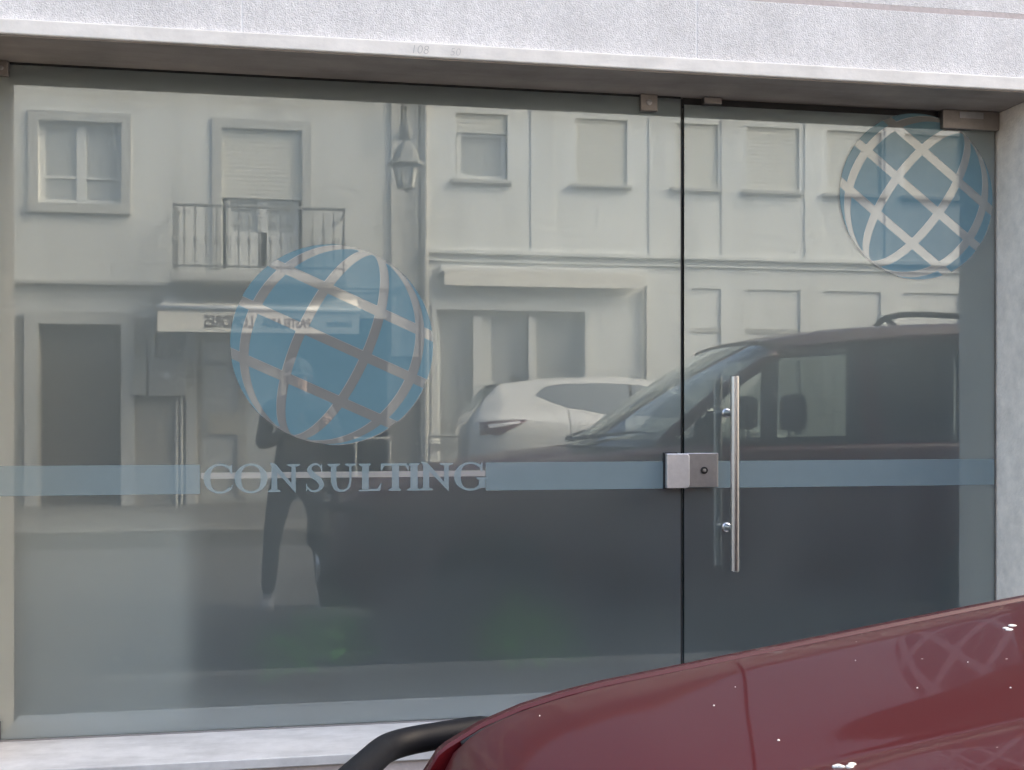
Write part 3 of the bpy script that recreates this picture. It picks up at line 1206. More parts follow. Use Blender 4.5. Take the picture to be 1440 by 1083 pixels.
        for (a0, a1, c0, c1) in spans_:
            mb = MB()
            yb, yt = s * (bw - 0.005), s * (rw - 0.02)
            th = -s * 0.05
            z0a, z0b = lerp_tab(belt, a0) - 0.02, lerp_tab(belt, a1) - 0.02
            z1a, z1b = ztop(c0) + 0.03, ztop(c1) + 0.03
            mb.hexa([(a0, yb, z0a), (a1, yb, z0b), (a1, yb + th, z0b), (a0, yb + th, z0a), (c0, yt, z1a), (c1, yt, z1b), (c1, yt + th, z1b), (c0, yt + th, z1a)])
            mb.build('pillar', paint if a1 == P['rearpillar'][1] else M_BLACKP if P.get('blackpillars') else paint, root)
        # belt shelf between flank and glass, and the roof side rail
        mb = MB()
        N = 24
        xa_, xb_ = wins[0][0] - 0.35, P['rearpillar'][1]
        o_, i_ = [], []
        for k in range(N + 1):
            x = xa_ + (xb_ - xa_) * k / N
            zz = smooth_tab(zt, x)
            wv = smooth_tab(hw, x)
            o_.append((x, s * (wv - 0.098), zz - 0.002))
            i_.append((x, s * (bw - 0.06), lerp_tab(belt, x) + 0.006))
        n = len(o_)
        mb.add(o_ + i_, [(k, k + 1, n + k + 1, n + k) for k in range(n - 1)])
        mb.build('belt_trim', M_BLACKP, root, smooth=True)
        mb = MB()
        pts = [(ro[0][0] + 0.07 + (ro[-1][0] - ro[0][0] - 0.07) * k / 12, s * (rw - 0.015), 0) for k in range(13)]
        mb.tube([(x, y, smooth_tab(ro, x) - 0.105) for x, y, _ in pts], 0.034, 8)
        mb.build('roof_side', paint, root, smooth=True)
    # cabin floor and seats
    mb = MB()
    mb.box(P['ws0'][0] + 0.2, L - 0.25, -bw + 0.06, bw - 0.06, 0.30, 0.62)
    mb.build('cabin_floor', M_SEAT, root)
    for sx in P['seats']:
        for sy in (-0.37, 0.37):
            mb = MB()
            mb.hexa([(sx - 0.06, sy - 0.22, 0.63), (sx + 0.10, sy - 0.22, 0.63), (sx + 0.10, sy + 0.22, 0.63), (sx - 0.06, sy + 0.22, 0.63),
                     (sx + 0.06, sy - 0.19, P['seatz']), (sx + 0.16, sy - 0.19, P['seatz']), (sx + 0.16, sy + 0.19, P['seatz']), (sx + 0.06, sy + 0.19, P['seatz'])])
            se = mb.build('seat', M_SEAT, root, bevel=0.04)
            mb = MB()
            mb.box(sx + 0.09, sx + 0.18, sy - 0.135, sy + 0.135, P['seatz'] + 0.05, P['seatz'] + 0.27)
            hr_ = mb.build('headrest', M_SEAT, se, bevel=0.045)
            for q in (-0.05, 0.05):
                mb = MB()
                mb.tube([(sx + 0.13, sy + q, P['seatz'] - 0.02), (sx + 0.13, sy + q, P['seatz'] + 0.08)], 0.007, 6)
                mb.build('headrest_post', M_STEEL, se)
    for wx in P['wheels']:
        for s in (-1, 1):
            wheel(root, wx, s * (HW - 0.005), P['wr'], s)
    # door mirrors and handles
    for s in (-1, 1):
        mx_, mz = P['mirror']
        mb = MB()
        mb.hexa([(mx_ - 0.06, s * (HW - 0.02), mz), (mx_ + 0.05, s * (HW - 0.02), mz), (mx_ + 0.05, s * (HW + 0.17), mz + 0.0), (mx_ - 0.03, s * (HW + 0.17), mz + 0.02),
                 (mx_ - 0.05, s * (HW - 0.02), mz + 0.13), (mx_ + 0.05, s * (HW - 0.02), mz + 0.14), (mx_ + 0.05, s * (HW + 0.16), mz + 0.15), (mx_ - 0.02, s * (HW + 0.16), mz + 0.14)])
        mb.build('door_mirror', M_BLACKP, root, bevel=0.025)
        for hx_ in P['handles']:
            zz = lerp_tab(belt, hx_) - 0.13
            wv = smooth_tab(hw, hx_)
            mb = MB()
            mb.box(hx_ - 0.09, hx_ + 0.09, min(s * (wv - 0.03), s * (wv + 0.022)), max(s * (wv - 0.03), s * (wv + 0.022)), zz - 0.015, zz + 0.018)
            mb.build('door_handle', paint, root, bevel=0.01)
    return root


# red van: measured from its hood (seen directly) and its side (seen in the glass)
CX0 = 0.10
red_top = [(0.0, 0.73), (0.04, 0.848), (0.09, 0.884), (0.155, 0.908), (0.26, 0.932), (0.36, 0.947), (0.43, 0.957), (0.61, 0.984), (0.79, 1.0115), (0.97, 1.038), (1.2, 1.068), (1.40, 1.092), (1.75, 1.13), (2.2, 1.14), (3.6, 1.16), (4.7, 1.17)]
RP = dict(
    L=4.7, HW=0.845,
    top=red_top,
    hw=[(0.0, 0.70), (0.04, 0.765), (0.10, 0.80), (0.22, 0.825), (0.5, 0.84), (0.9, 0.845), (4.1, 0.845), (4.55, 0.82), (4.7, 0.78)],
    floor=[(0, 0.34), (0.3, 0.24), (4.3, 0.24), (4.7, 0.36)],
    crown=[(0.0, 0.0), (0.02, 0.0045), (0.06, 0.0062), (0.10, 0.0055), (0.20, 0.00217), (0.30, -0.00117), (0.40, -0.0045), (0.43, -0.003), (0.46, 0.012), (0.50, 0.021), (0.80, 0.032)],
    hood0=0.045, cowl=1.38, bow=0.02,
    wheels=(0.86, 3.75), wr=0.315,
    ws0=(1.45, 1.13),
    roof=[(2.40, 1.745), (2.65, 1.795), (3.1, 1.845), (3.7, 1.875), (4.3, 1.88), (4.65, 1.85)],
    rw=0.70,
    belt=[(1.5, 1.14), (2.2, 1.14), (3.6, 1.16), (4.7, 1.17)],
    windows=[(2.02, 2.98, 2.52, 2.95), (3.08, 3.62, 3.06, 3.58), (3.72, 4.45, 3.68, 4.40)],
    rearpillar=(4.47, 4.67, 4.42, 4.62),
    seats=(2.58,), seatz=1.165, blind=2,
    mirror=(1.98, 1.16), handles=(2.80, 3.25),
)
car = make_car('red_car', 'maroon red van with roof rails parked in front of the glass shopfront', (CX0, -2.95, 0), 0.0, RP, M_RED)
# tail gate, rails, bull bar, lamps
mb = MB()
mb.hexa([(4.59, -0.70, 1.12), (4.65, -0.70, 1.12), (4.65, 0.70, 1.12), (4.59, 0.70, 1.12), (4.57, -0.62, 1.78), (4.62, -0.62, 1.78), (4.62, 0.62, 1.78), (4.57, 0.62, 1.78)])
mb.build('tailgate_window', M_CARGLASS, car)
for s in (-1, 1):
    mb = MB()
    rl = [(3.72, 1.85), (3.76, 1.93), (3.83, 1.985), (3.95, 2.012), (4.1, 2.018), (4.4, 2.01), (4.52, 1.98), (4.58, 1.84)]
    mb.tube([(x, s * 0.60, z) for x, z in rl], [0.018, 0.02, 0.021, 0.021, 0.021, 0.021, 0.02, 0.018], 10)
    mb.tube([(3.84, s * 0.60, 1.98), (4.02, s * 0.60, 1.85)], 0.020, 8)
    mb.build('roof_rail', M_BLACKP, car, smooth=True)
    mb = MB()
    mb.hexa([(0.02, s * 0.38, 0.60), (0.10, s * 0.68, 0.60), (0.20, s * 0.68, 0.60), (0.15, s * 0.38, 0.60), (0.045, s * 0.38, 0.76), (0.13, s * 0.68, 0.78), (0.22, s * 0.68, 0.78), (0.17, s * 0.38, 0.76)])
    mb.build('headlamp', M_CLEARLAMP, car, bevel=0.02)
    mb = MB()
    mb.box(4.56, 4.715, s * 0.76 - 0.06, s * 0.76 + 0.06, 0.80, 1.12)
    mb.build('tail_lamp', M_REDLAMP, car, bevel=0.02)
mb = MB()
mb.hexa([(-0.07, -0.70, 0.30), (0.15, -0.80, 0.30), (0.15, 0.80, 0.30), (-0.07, 0.70, 0.30), (-0.06, -0.70, 0.52), (0.15, -0.80, 0.55), (0.15, 0.80, 0.55), (-0.06, 0.70, 0.52)])
mb.build('bumper', M_BLACKP, car, bevel=0.03)
mb = MB()
mb.box(-0.083, -0.062, -0.26, 0.26, 0.36, 0.47)
mb.build('number_plate', M_WHITE, car)


def arc_path(ps, n=8, rr=0.09):
    """round the corners of a polyline"""
    ps = [Vector(p) for p in ps]
    out = [ps[0]]
    for i in range(1, len(ps) - 1):
        a = ps[i] + (ps[i - 1] - ps[i]).normalized() * rr
        b = ps[i] + (ps[i + 1] - ps[i]).normalized() * rr
        for k in range(n + 1):
            t = k / n
            out.append(a * (1 - t) ** 2 + ps[i] * 2 * t * (1 - t) + b * t * t)
    out.append(ps[-1])
    return out


def bullpt(u, v, y):
    x, z = px(u, v, y)
    return Vector((x - CX0, y + 2.95, z))


p_end = bullpt(760, 1050, -2.02)
p_a = bullpt(680, 1021, -2.03)
p_b = bullpt(548, 1046, -2.10)
p_c = bullpt(440, 1145, -2.42)
side_a = [p_end + Vector((0.02, 0, -0.16)), p_a + Vector((0.03, 0, 0.0)), p_b, p_c, Vector((p_c.x - 0.01, 0, p_c.z - 0.01))]
full = side_a + [Vector((q.x, -q.y, q.z)) for q in reversed(side_a[:-1])]
mb = MB()
mb.tube(arc_path(full, 8, 0.055), 0.0198, 16)
bb = mb.build('bull_bar', M_BLACKP, car, smooth=True)
mb = MB()
for s in (-1, 1):
    mb.tube([(p_c.x, s * 0.30, p_c.z), (p_c.x - 0.02, s * 0.30, 0.60), (0.05, s * 0.30, 0.42)], 0.02, 10)
mb.build('bull_bar_upright', M_BLACKP, bb, smooth=True)

# bird droppings on the hood
M_DROP = mat('bird_dropping_white', (0.70, 0.69, 0.64), 0.8)
rnd = random.Random(4)


def hood_z(x, y):
    w_ = smooth_tab(RP['hw'], x) - 0.1085
    return smooth_tab(red_top, x) + smooth_tab(RP['crown'], w_ - abs(y)) * min(1.0, 0.25 + (x - 0.035) / 1.345 * 2.2)


def hood_hit(u, v):
    t = 0.4
    a = (u - 720.0) / FPX
    d = Vector((math.sin(TH) + a * math.cos(TH), math.cos(TH) - a * math.sin(TH), (HOR - v) / FPX))
    while t < 2.0:
        p = Vector((-CX0, 2.95 - D, ZC)) + d * t
        if p.y > -0.5 and p.z < hood_z(p.x, p.y):
            return p
        t += 0.002
    return None


for (u, v, r, n) in ((1420, 883, 0.006, 5), (1175, 1079, 0.0035, 5), (1192, 1077, 0.004, 4), (1095, 1042, 0.0025, 1), (1203, 930, 0.0012, 1), (1034, 967, 0.0011, 1), (1004, 993, 0.0016, 1),
                     (1290, 968, 0.0014, 1), (1421, 968, 0.0016, 1), (759, 1007, 0.0012, 1), (1361, 932, 0.0012, 1)):
    p = hood_hit(u, v)
    if p is None:
        continue
    mb = MB()
    for k in range(n):
        q = p + Vector((rnd.uniform(-1.6, 1.6) * r, rnd.uniform(-1.6, 1.6) * r, 0)) * (n > 1)
        rr = r * rnd.uniform(0.6, 1.1)
        mb.lathe([(rr, -0.001), (rr * 0.9, 0.0006), (rr * 0.5, 0.0012)], (q.x, q.y, hood_z(q.x, q.y)), 'Z', 9)
    o = mb.build('bird_dropping', M_DROP, car, smooth=True)
    o['kind'] = 'stuff'

# white hatchback parked across the road, tail to the left in the glass
def white_car(loc, rz):
    root = empty('white_car', loc, 'white hatchback parked beyond the road, its tail reflected in the fixed pane', 'car', rz=rz)
    L = 4.35
    T_f = [(0, 0.30), (0.3, 0.24), (3.9, 0.24), (4.35, 0.36)]
    T_b = [(0.0, 0.62), (0.10, 0.74), (0.4, 0.86), (1.0, 0.98), (1.6, 1.04), (2.6, 1.07), (3.4, 1.10), (4.1, 1.13), (4.30, 1.10), (4.35, 1.00)]
    T_r = [(0.0, 0.64), (0.10, 0.78), (0.4, 0.91), (1.0, 1.03), (1.25, 1.08), (1.6, 1.30), (1.95, 1.50), (2.3, 1.58), (2.75, 1.605), (3.3, 1.585), (3.8, 1.535), (4.02, 1.49), (4.16, 1.33), (4.26, 1.19), (4.31, 1.12), (4.35, 1.01)]
    T_w = [(0.0, 0.55), (0.08, 0.68), (0.25, 0.79), (0.5, 0.86), (0.9, 0.895), (3.6, 0.90), (3.95, 0.88), (4.15, 0.82), (4.28, 0.73), (4.35, 0.60)]
    T_t = [(0.0, 0.40), (0.5, 0.68), (1.2, 0.74), (1.9, 0.62), (2.4, 0.60), (3.4, 0.585), (3.9, 0.56), (4.1, 0.58), (4.26, 0.62), (4.35, 0.50)]

    def sec(x):
        f, b, r, w_, t = lerp_tab(T_f, x), smooth_tab(T_b, x), lerp_tab(T_r, x) if x > 4.0 else smooth_tab(T_r, x), smooth_tab(T_w, x), smooth_tab(T_t, x)
        r = max(r, b + 0.012)
        h = r - b
        wb = w_ - 0.085
        p = [(w_ - 0.12, f), (w_ - 0.03, f + 0.05), (w_ - 0.005, f + 0.2), (w_, f + (b - f) * 0.55), (w_ - 0.004, b - 0.16), (w_ - 0.02, b - 0.07), (w_ - 0.045, b - 0.018), (wb, b)]
        for q, k in ((0.25, 0.28), (0.5, 0.54), (0.72, 0.79), (0.84, 0.93)):
            p.append((wb + (t - wb) * k, b + h * q))
        p += [(t - 0.01 * (h > 0.1), b + h * 0.93), (t * 0.84, b + h * 0.97), (t * 0.5, b + h * 0.992), (0.0001, r)]
        return p

    def side_y(x, z):
        p = sec(x)
        for (y0, z0), (y1, z1) in zip(p, p[1:]):
            if z0 <= z <= z1 and z1 > z0:
                return y0 + (y1 - y0) * (z - z0) / (z1 - z0)
        return p[-4][0]

    def top_z(x, y):
        p = sec(x)[7:]
        for (y0, z0), (y1, z1) in zip(p, p[1:]):
            if y1 <= abs(y) <= y0 and y0 > y1:
                return z0 + (z1 - z0) * (y0 - abs(y)) / (y0 - y1)
        return p[-1][1]

    xs = sorted(set([L * k / 90 for k in range(91)] + [0.02, 0.05, L - 0.02]))
    v, fs = [], []
    n0 = len(sec(1.0))
    nr = 2 * n0
    for x in xs:
        q = sec(x)
        v += [(x, y, z) for y, z in q] + [(x, -y, z) for y, z in reversed(q)]
    for i in range(len(xs) - 1):
        for k in range(nr):
            k2 = (k + 1) % nr
            fs.append((i * nr + k, i * nr + k2, (i + 1) * nr + k2, (i + 1) * nr + k))
    fs.append(tuple(range(nr)))
    fs.append(tuple((len(xs) - 1) * nr + k for k in reversed(range(nr))))
    mb = MB()
    mb.add(v, fs)
    body = mb.build('body', M_WCAR, root)
    cutters = []
    for wx in (0.88, 3.51):
        for sd_ in (-1, 1):
            c = MB()
            c.lathe([(0.385, -0.16), (0.385, 0.28)] if sd_ > 0 else [(0.385, -0.28), (0.385, 0.16)], (wx, sd_ * 0.78, 0.35), 'Y', 40)
            cc = c.build('cutter', M_WCAR)
            cc.matrix_world = Matrix.LocRotScale(Vector(loc), Matrix.Rotation(rz, 3, 'Z'), None)
            cutters.append(cc)
    cut(body, cutters)
    smooth_by_angle(body, 40)

    def flank(name, m, xa, xb, lo, hi, sd_, off, nx=20, nz=6, parent=root):
        mb = MB()

        def f(a, b):
            x = xa + (xb - xa) * a
            z = lo(x) + (hi(x) - lo(x)) * b
            return (x, sd_ * (side_y(x, z) + off), z)
        mb.grid(f, nx, nz)
        o = mb.build(name, m, parent, smooth=True)
        return o
    lo = lambda x: lerp_tab([(1.45, 1.09), (2.85, 1.17), (3.3, 1.25), (3.58, 1.37)], x)
    hi = lambda x: lerp_tab([(1.45, 1.12), (1.75, 1.30), (2.05, 1.44), (2.4, 1.495), (2.8, 1.515), (3.3, 1.50), (3.48, 1.47), (3.58, 1.385)], x)
    for sd_ in (-1, 1):
        for a, b in ((1.47, 2.46), (2.50, 3.57)):
            flank('side_window', M_WCGLASS, a, b, lo, hi, sd_, 0.004)
        flank('window_trim', M_DARK, 2.46, 2.50, lo, hi, sd_, 0.005, 3)
        flank('door_seam', M_DARK, 3.225, 3.231, lambda x: 0.62, lambda x: 1.235, sd_, 0.002, 2, 24)
        flank('door_seam', M_DARK, 2.477, 2.483, lambda x: 0.45, lambda x: 1.13, sd_, 0.002, 2, 24)
        flank('sill_trim', M_BLACKP, 1.3, 3.08, lambda x: 0.27, lambda x: 0.36, sd_, 0.006, 20, 3)
        tl = flank('tail_lamp', M_REDLAMP, 3.72, 4.24, lambda x: lerp_tab([(3.72, 1.085), (3.9, 1.0), (4.0, 0.93), (4.24, 0.925)], x), lambda x: lerp_tab([(3.72, 1.10), (4.24, 1.075)], x), sd_, 0.010)
        flank('clear_lens', M_CLEARLAMP, 3.80, 4.14, lambda x: lerp_tab([(3.80, 1.06), (4.14, 1.0)], x), lambda x: lerp_tab([(3.80, 1.082), (4.14, 1.05)], x), sd_, 0.014, parent=tl)
        for hx_ in (2.30, 3.02):
            mb = MB()
            y_ = side_y(hx_, 0.96)
            mb.box(hx_ - 0.09, hx_ + 0.09, min(sd_ * (y_ - 0.02), sd_ * (y_ + 0.025)), max(sd_ * (y_ - 0.02), sd_ * (y_ + 0.025)), 0.945, 0.975)
            mb.build('door_handle', M_WCAR, root, bevel=0.01)
        mb = MB()
        mb.hexa([(1.55, sd_ * 0.86, 1.06), (1.66, sd_ * 0.86, 1.06), (1.66, sd_ * 1.05, 1.07), (1.58, sd_ * 1.05, 1.08), (1.56, sd_ * 0.84, 1.18), (1.66, sd_ * 0.84, 1.19), (1.66, sd_ * 1.04, 1.20), (1.60, sd_ * 1.04, 1.19)])
        mb.build('door_mirror', M_BLACKP, root, bevel=0.02)
        wheel(root, 0.88, sd_ * 0.885, 0.335, sd_)
        wheel(root, 3.51, sd_ * 0.885, 0.335, sd_)
        mb = MB()
        mb.hexa([(0.03, sd_ * 0.42, 0.62), (0.16, sd_ * 0.72, 0.64), (0.4, sd_ * 0.84, 0.70), (0.2, sd_ * 0.42, 0.66), (0.08, sd_ * 0.42, 0.72), (0.2, sd_ * 0.72, 0.77), (0.42, sd_ * 0.82, 0.80), (0.25, sd_ * 0.42, 0.78)])
        mb.build('headlamp', M_CLEARLAMP, root, bevel=0.01)

    def screen(name, xa, xb, wa, wb):
        mb = MB()

        def f(a, b):
            x = xa + (xb - xa) * a
            y = (2 * b - 1) * (wa + (wb - wa) * a)
            return (x + (0.006 if xa > 3 else -0.006), y, top_z(x, y) + 0.004)
        mb.grid(f, 14, 20)
        mb.build(name, M_WCGLASS, root, smooth=True)
    screen('rear_window', 4.045, 4.245, 0.50, 0.56)
    screen('windscreen', 1.30, 1.90, 0.66, 0.56)
    mb = MB()
    mb.hexa([(3.95, -0.545, 1.495), (4.16, -0.53, 1.475), (4.16, 0.53, 1.475), (3.95, 0.545, 1.495), (3.95, -0.545, 1.515), (4.16, -0.53, 1.49), (4.16, 0.53, 1.49), (3.95, 0.545, 1.515)])
    mb.build('roof_spoiler', M_WCAR, root, bevel=0.006)
    mb = MB()
    mb.hexa([(3.62, -0.012, 1.55), (3.74, -0.012, 1.54), (3.74, 0.012, 1.54), (3.62, 0.012, 1.55), (3.72, -0.004, 1.625), (3.75, -0.004, 1.62), (3.75, 0.004, 1.62), (3.72, 0.004, 1.625)])
    mb.build('antenna', M_DARK, root)
    mb = MB()
    mb.hexa([(4.20, -0.80, 0.36), (4.42, -0.58, 0.36), (4.42, 0.58, 0.36), (4.20, 0.80, 0.36), (4.20, -0.81, 0.62), (4.43, -0.60, 0.64), (4.43, 0.60, 0.64), (4.20, 0.81, 0.62)])
    mb.build('rear_bumper', M_WCAR, root, bevel=0.04)
    return root


M_WCGLASS = mirror_mat('tinted_car_glass', diffuse_base((0.07, 0.075, 0.075)), 0.07, 1.5)
wx0 = rx(660, 0, -8.6)[0]
wcar = white_car((wx0 + 4.35, -9.35, PAVE_F), math.pi)

# ------------------------------------------------------------------ houses across the road
X_SPLIT = rx(592, 0, OPP)[0]


def oz(v, u=300, y=OPP):
    return rx(u, v, y)[1]


def ox(u, y=OPP):
    return rx(u, 0, y)[0]


def opx(u0, u1, v0, v1, y=OPP):
    um = (u0 + u1) / 2
    return (ox(u0, y), ox(u1, y), rx(um, v1, y)[1], rx(um, v0, y)[1])


def casement(parent, rect, y, panes=2, transom=None, name='window', depth=0.12, m=M_DULLW):
    x0, x1, z0, z1 = rect
    mb = MB()
    fw = 0.06
    yb, yf = y - depth, y - depth + 0.05
    mb.box(x0, x0 + fw, yb, yf, z0, z1)
    mb.box(x1 - fw, x1, yb, yf, z0, z1)
    mb.box(x0 + fw, x1 - fw, yb, yf, z0, z0 + fw)
    mb.box(x0 + fw, x1 - fw, yb, yf, z1 - fw, z1)
    o = part(mb, name, m, parent)
    xs_ = [x0 + fw + (x1 - x0 - 2 * fw) * k / panes for k in range(panes + 1)]
    for a, b in zip(xs_, xs_[1:]):
        boxpart('pane', M_WINGLASS, o, (a + 0.001, b - 0.001, yb + 0.015, yb + 0.025, z0 + fw, z1 - fw))
    for a in xs_[1:-1]:
        boxpart('mullion', m, o, (a - 0.055, a + 0.055, yb + 0.026, yf + 0.01, z0 + fw, z1 - fw))
    for t in (transom or []):
        zz = z0 + (z1 - z0) * t
        boxpart('glazing_bar', m, o, (x0 + fw, x1 - fw, yb + 0.0265, yf + 0.002, zz - 0.016, zz + 0.016))
    return o


def roller(parent, rect, y, m=M_SHUT, pitch=0.055):
    """roller shutter: every slat is a piece of its own"""
    x0, x1, z0, z1 = rect
    root = bpy.data.objects.new('roller_shutter', None)
    C.objects.link(root)
    root.parent = parent
    n = max(1, int((z1 - z0) / pitch))
    h = (z1 - z0) / n
    base = None
    for k in range(n):
        mb = MB()
        za_, zb_ = z0 + k * h, z0 + (k + 1) * h
        mb.prism_xz([(x0, za_ + 0.004), (x1, za_ + 0.004), (x1, zb_ - 0.001), (x0, zb_ - 0.001)], y - 0.02, y - 0.006)
        part(mb, 'slat', m, root)
    return root


def trim_frame(parent, rect, y, wd=0.12, m=M_TRIM, proud=0.03, sill=True):
    x0, x1, z0, z1 = rect
    mb = MB()
    mb.box(x0 - wd, x0, y + 0.0, y + proud, z0, z1)
    mb.box(x1, x1 + wd, y, y + proud, z0, z1)
    mb.box(x0 - wd, x1 + wd, y, y + proud, z1, z1 + wd)
    if sill:
        mb.box(x0 - wd, x1 + wd, y, y + proud + 0.03, z0 - wd, z0)
    return part(mb, 'surround', m, parent)


# --- the left house with balcony and cafe awning
houseA = empty('balcony_house', (-2, OPP, PAVE_F), 'cream house with iron balcony and cafe awning, reflected in the left pane', 'house')
XA0 = -9.0
w1 = opx(54, 171, 171, 287)
w2 = opx(312, 425, 182, 379)
dr = opx(54, 171, 456, 712)
sh = opx(276, 545, 446, 712)
dr = (dr[0], dr[1], PAVE_F, dr[3])
sh = (sh[0], sh[1], PAVE_F, sh[3])
zled = oz(398, 120)
mb = MB()
wall_holes(mb, XA0, X_SPLIT - 0.0, zled + 0.001, 6.15, [w1, w2], OPP - 0.3, OPP)
part(mb, 'upper_wall', M_OPPWALL, houseA)
mb = MB()
zmid = oz(446, 120)
wall_holes(mb, XA0, X_SPLIT - 0.0, zmid, zled, [(sh[0], sh[1], zmid - 1, sh[3])], OPP - 0.3, OPP - 0.012)
part(mb, 'frieze', M_OPPWALL, houseA)
mb = MB()
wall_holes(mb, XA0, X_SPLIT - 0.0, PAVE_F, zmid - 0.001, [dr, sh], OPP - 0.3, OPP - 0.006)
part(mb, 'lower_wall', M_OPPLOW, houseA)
boxpart('room_back', M_SHOPDK, houseA, (XA0, X_SPLIT, OPP - 2.6, OPP - 2.5, 0.1, 6.15))
boxpart('floor_slab', M_SHOPDK, houseA, (XA0, X_SPLIT, OPP - 2.49, OPP - 0.31, zled - 0.1, zled + 0.1))
boxpart('ledge', M_TRIM, houseA, (XA0, ox(246), OPP - 0.002, OPP + 0.07, zled - 0.03, zled + 0.035), bevel=0.01)
boxpart('roof_eave', mat('terracotta', (0.34, 0.14, 0.08), 0.8, noise=0.2, nscale=12), houseA, (XA0 - 0.2, X_SPLIT, OPP - 3.0, OPP + 0.22, 6.151, 6.27))
boxpart('side_wall', M_OPPWALL, houseA, (XA0 - 0.3, XA0 - 0.001, OPP - 3.0, OPP, 0.1, 6.15))
casement(houseA, w1, OPP, 2, [0.33])
trim_frame(houseA, w1, OPP)
# balcony door with a half-lowered shutter
zsh = oz(279, 368)
zkick = oz(326, 368)
bd = casement(houseA, (w2[0] + 0.05, w2[1] - 0.05, w2[2], zsh + 0.02), OPP, 2, [0.86], name='balcony_door', depth=0.14)
boxpart('kick_panel', M_DULLW, bd, (w2[0] + 0.11, w2[1] - 0.11, OPP - 0.112, OPP - 0.08, w2[2] + 0.06, zkick))
roller(houseA, (w2[0], w2[1], zsh, w2[3]), OPP - 0.03)
trim_frame(houseA, w2, OPP, sill=False)
# balcony
BY = OPP + 0.60
bx0, bx1 = ox(244, BY), ox(484, BY)
bz0, bz1 = rx(360, 381, BY)[1], rx(360, 291, BY)[1]
bal = empty('balcony', (0, 0, 0))
bal.parent = houseA
bal.matrix_parent_inverse = houseA.matrix_basis.inverted()
slab = MB()
zsl = rx(360, 397, BY)[1]
slab.box(bx0 - 0.04, bx1 + 0.04, OPP + 0.001, BY + 0.05, zsl, bz0 - 0.03)
slab.build('slab', M_TRIM, bal, bevel=0.015)
mb = MB()
for z_, r_ in ((bz1, 0.022), (bz0 + 0.05, 0.014)):
    mb.tube([(bx0, OPP + 0.005, z_), (bx0, BY, z_), (bx1, BY, z_), (bx1, OPP + 0.005, z_)], r_, 6)
mb.build('rail', M_IRON, bal)
bar_me = None
N = 17
xs_ = [(bx0 + (bx1 - bx0) * k / (N - 1), BY) for k in range(N)] + [(bx0, OPP + 0.15 * k) for k in (1, 2, 3)] + [(bx1, OPP + 0.15 * k) for k in (1, 2, 3)]
for (x, y) in xs_:
    if bar_me is None:
        hb_ = bz1 - bz0
        mb = MB()
        mb.lathe([(0.009, -0.02), (0.009, hb_ * 0.40), (0.024, hb_ * 0.46), (0.024, hb_ * 0.49), (0.009, hb_ * 0.55), (0.009, hb_)], (0, 0, 0), 'Z', 8)
        o = mb.build('baluster', M_IRON, bal)
        bar_me = o.data
    else:
        o = bpy.data.objects.new('baluster', bar_me)
        C.objects.link(o)
        o.parent = bal
    o.location = (x, y, bz0)
# street door
trim_frame(houseA, dr, OPP - 0.005, 0.16, M_TRIM, 0.05, sill=False)
dd = boxpart('street_door', M_DOORDK, houseA, (dr[0], dr[1], OPP - 0.22, OPP - 0.17, dr[2], dr[3]))
for ka, kb in ((0.05, 0.30), (0.34, 0.62), (0.66, 0.95)):
    for xa_, xb_ in ((0.08, 0.46), (0.54, 0.92)):
        hh = dr[3] - dr[2]
        ww_ = dr[1] - dr[0]
        boxpart('door_panel', M_DOORDK, dd, (dr[0] + ww_ * xa_, dr[0] + ww_ * xb_, OPP - 0.1695, OPP - 0.155, dr[2] + hh * ka, dr[2] + hh * kb), bevel=0.01)
# meter boxes and pipes
b1 = opx(187, 206, 503, 556, OPP + 0.1)
b2 = opx(209, 262, 503, 557, OPP + 0.12)
boxpart('meter_box', M_PALEBOX, houseA, (b1[0], b1[1], OPP - 0.004, OPP + 0.10, b1[2], b1[3]), bevel=0.01)
mbx = boxpart('cabinet_box', M_BOX, houseA, (b2[0], b2[1], OPP - 0.004, OPP + 0.14, b2[2], b2[3]), bevel=0.01)
cxm = (b2[0] + b2[1]) / 2
boxpart('warning_plate', M_DULLW, mbx, (cxm - 0.04, cxm + 0.04, OPP + 0.141, OPP + 0.145, b2[3] - 0.27, b2[3] - 0.18))
for xx, za_, zb_ in ((b2[0] + 0.05, b2[3] + 0.003, sh[3] + 0.3), (b2[1] - 0.07, PAVE_F, b2[2] - 0.003), (b2[1] - 0.13, PAVE_F, b2[2] - 0.003)):
    mb = MB()
    mb.tube([(xx, OPP + 0.03, za_), (xx, OPP + 0.03, zb_)], 0.02, 8)
    part(mb, 'conduit', M_TRIM, houseA)
p0, p1 = ox(262), ox(275)
boxpart('shop_pier', M_TRIM, houseA, (p0, sh[0] - 0.001, OPP - 0.004, OPP + 0.04, PAVE_F, sh[3]))
# cafe front inside the opening: frame, glass, notice
cf = casement(houseA, (sh[0], (sh[0] + sh[1]) / 2 - 0.1, PAVE_F, sh[3]), OPP - 0.1, 2, [0.75], name='cafe_window', m=M_BOX)
n1 = opx(292, 336, 581, 611, OPP - 0.15)
boxpart('paper_notice', M_PALEBOX, cf, (n1[0], n1[1], OPP - 0.160, OPP - 0.158, n1[2], n1[3]))
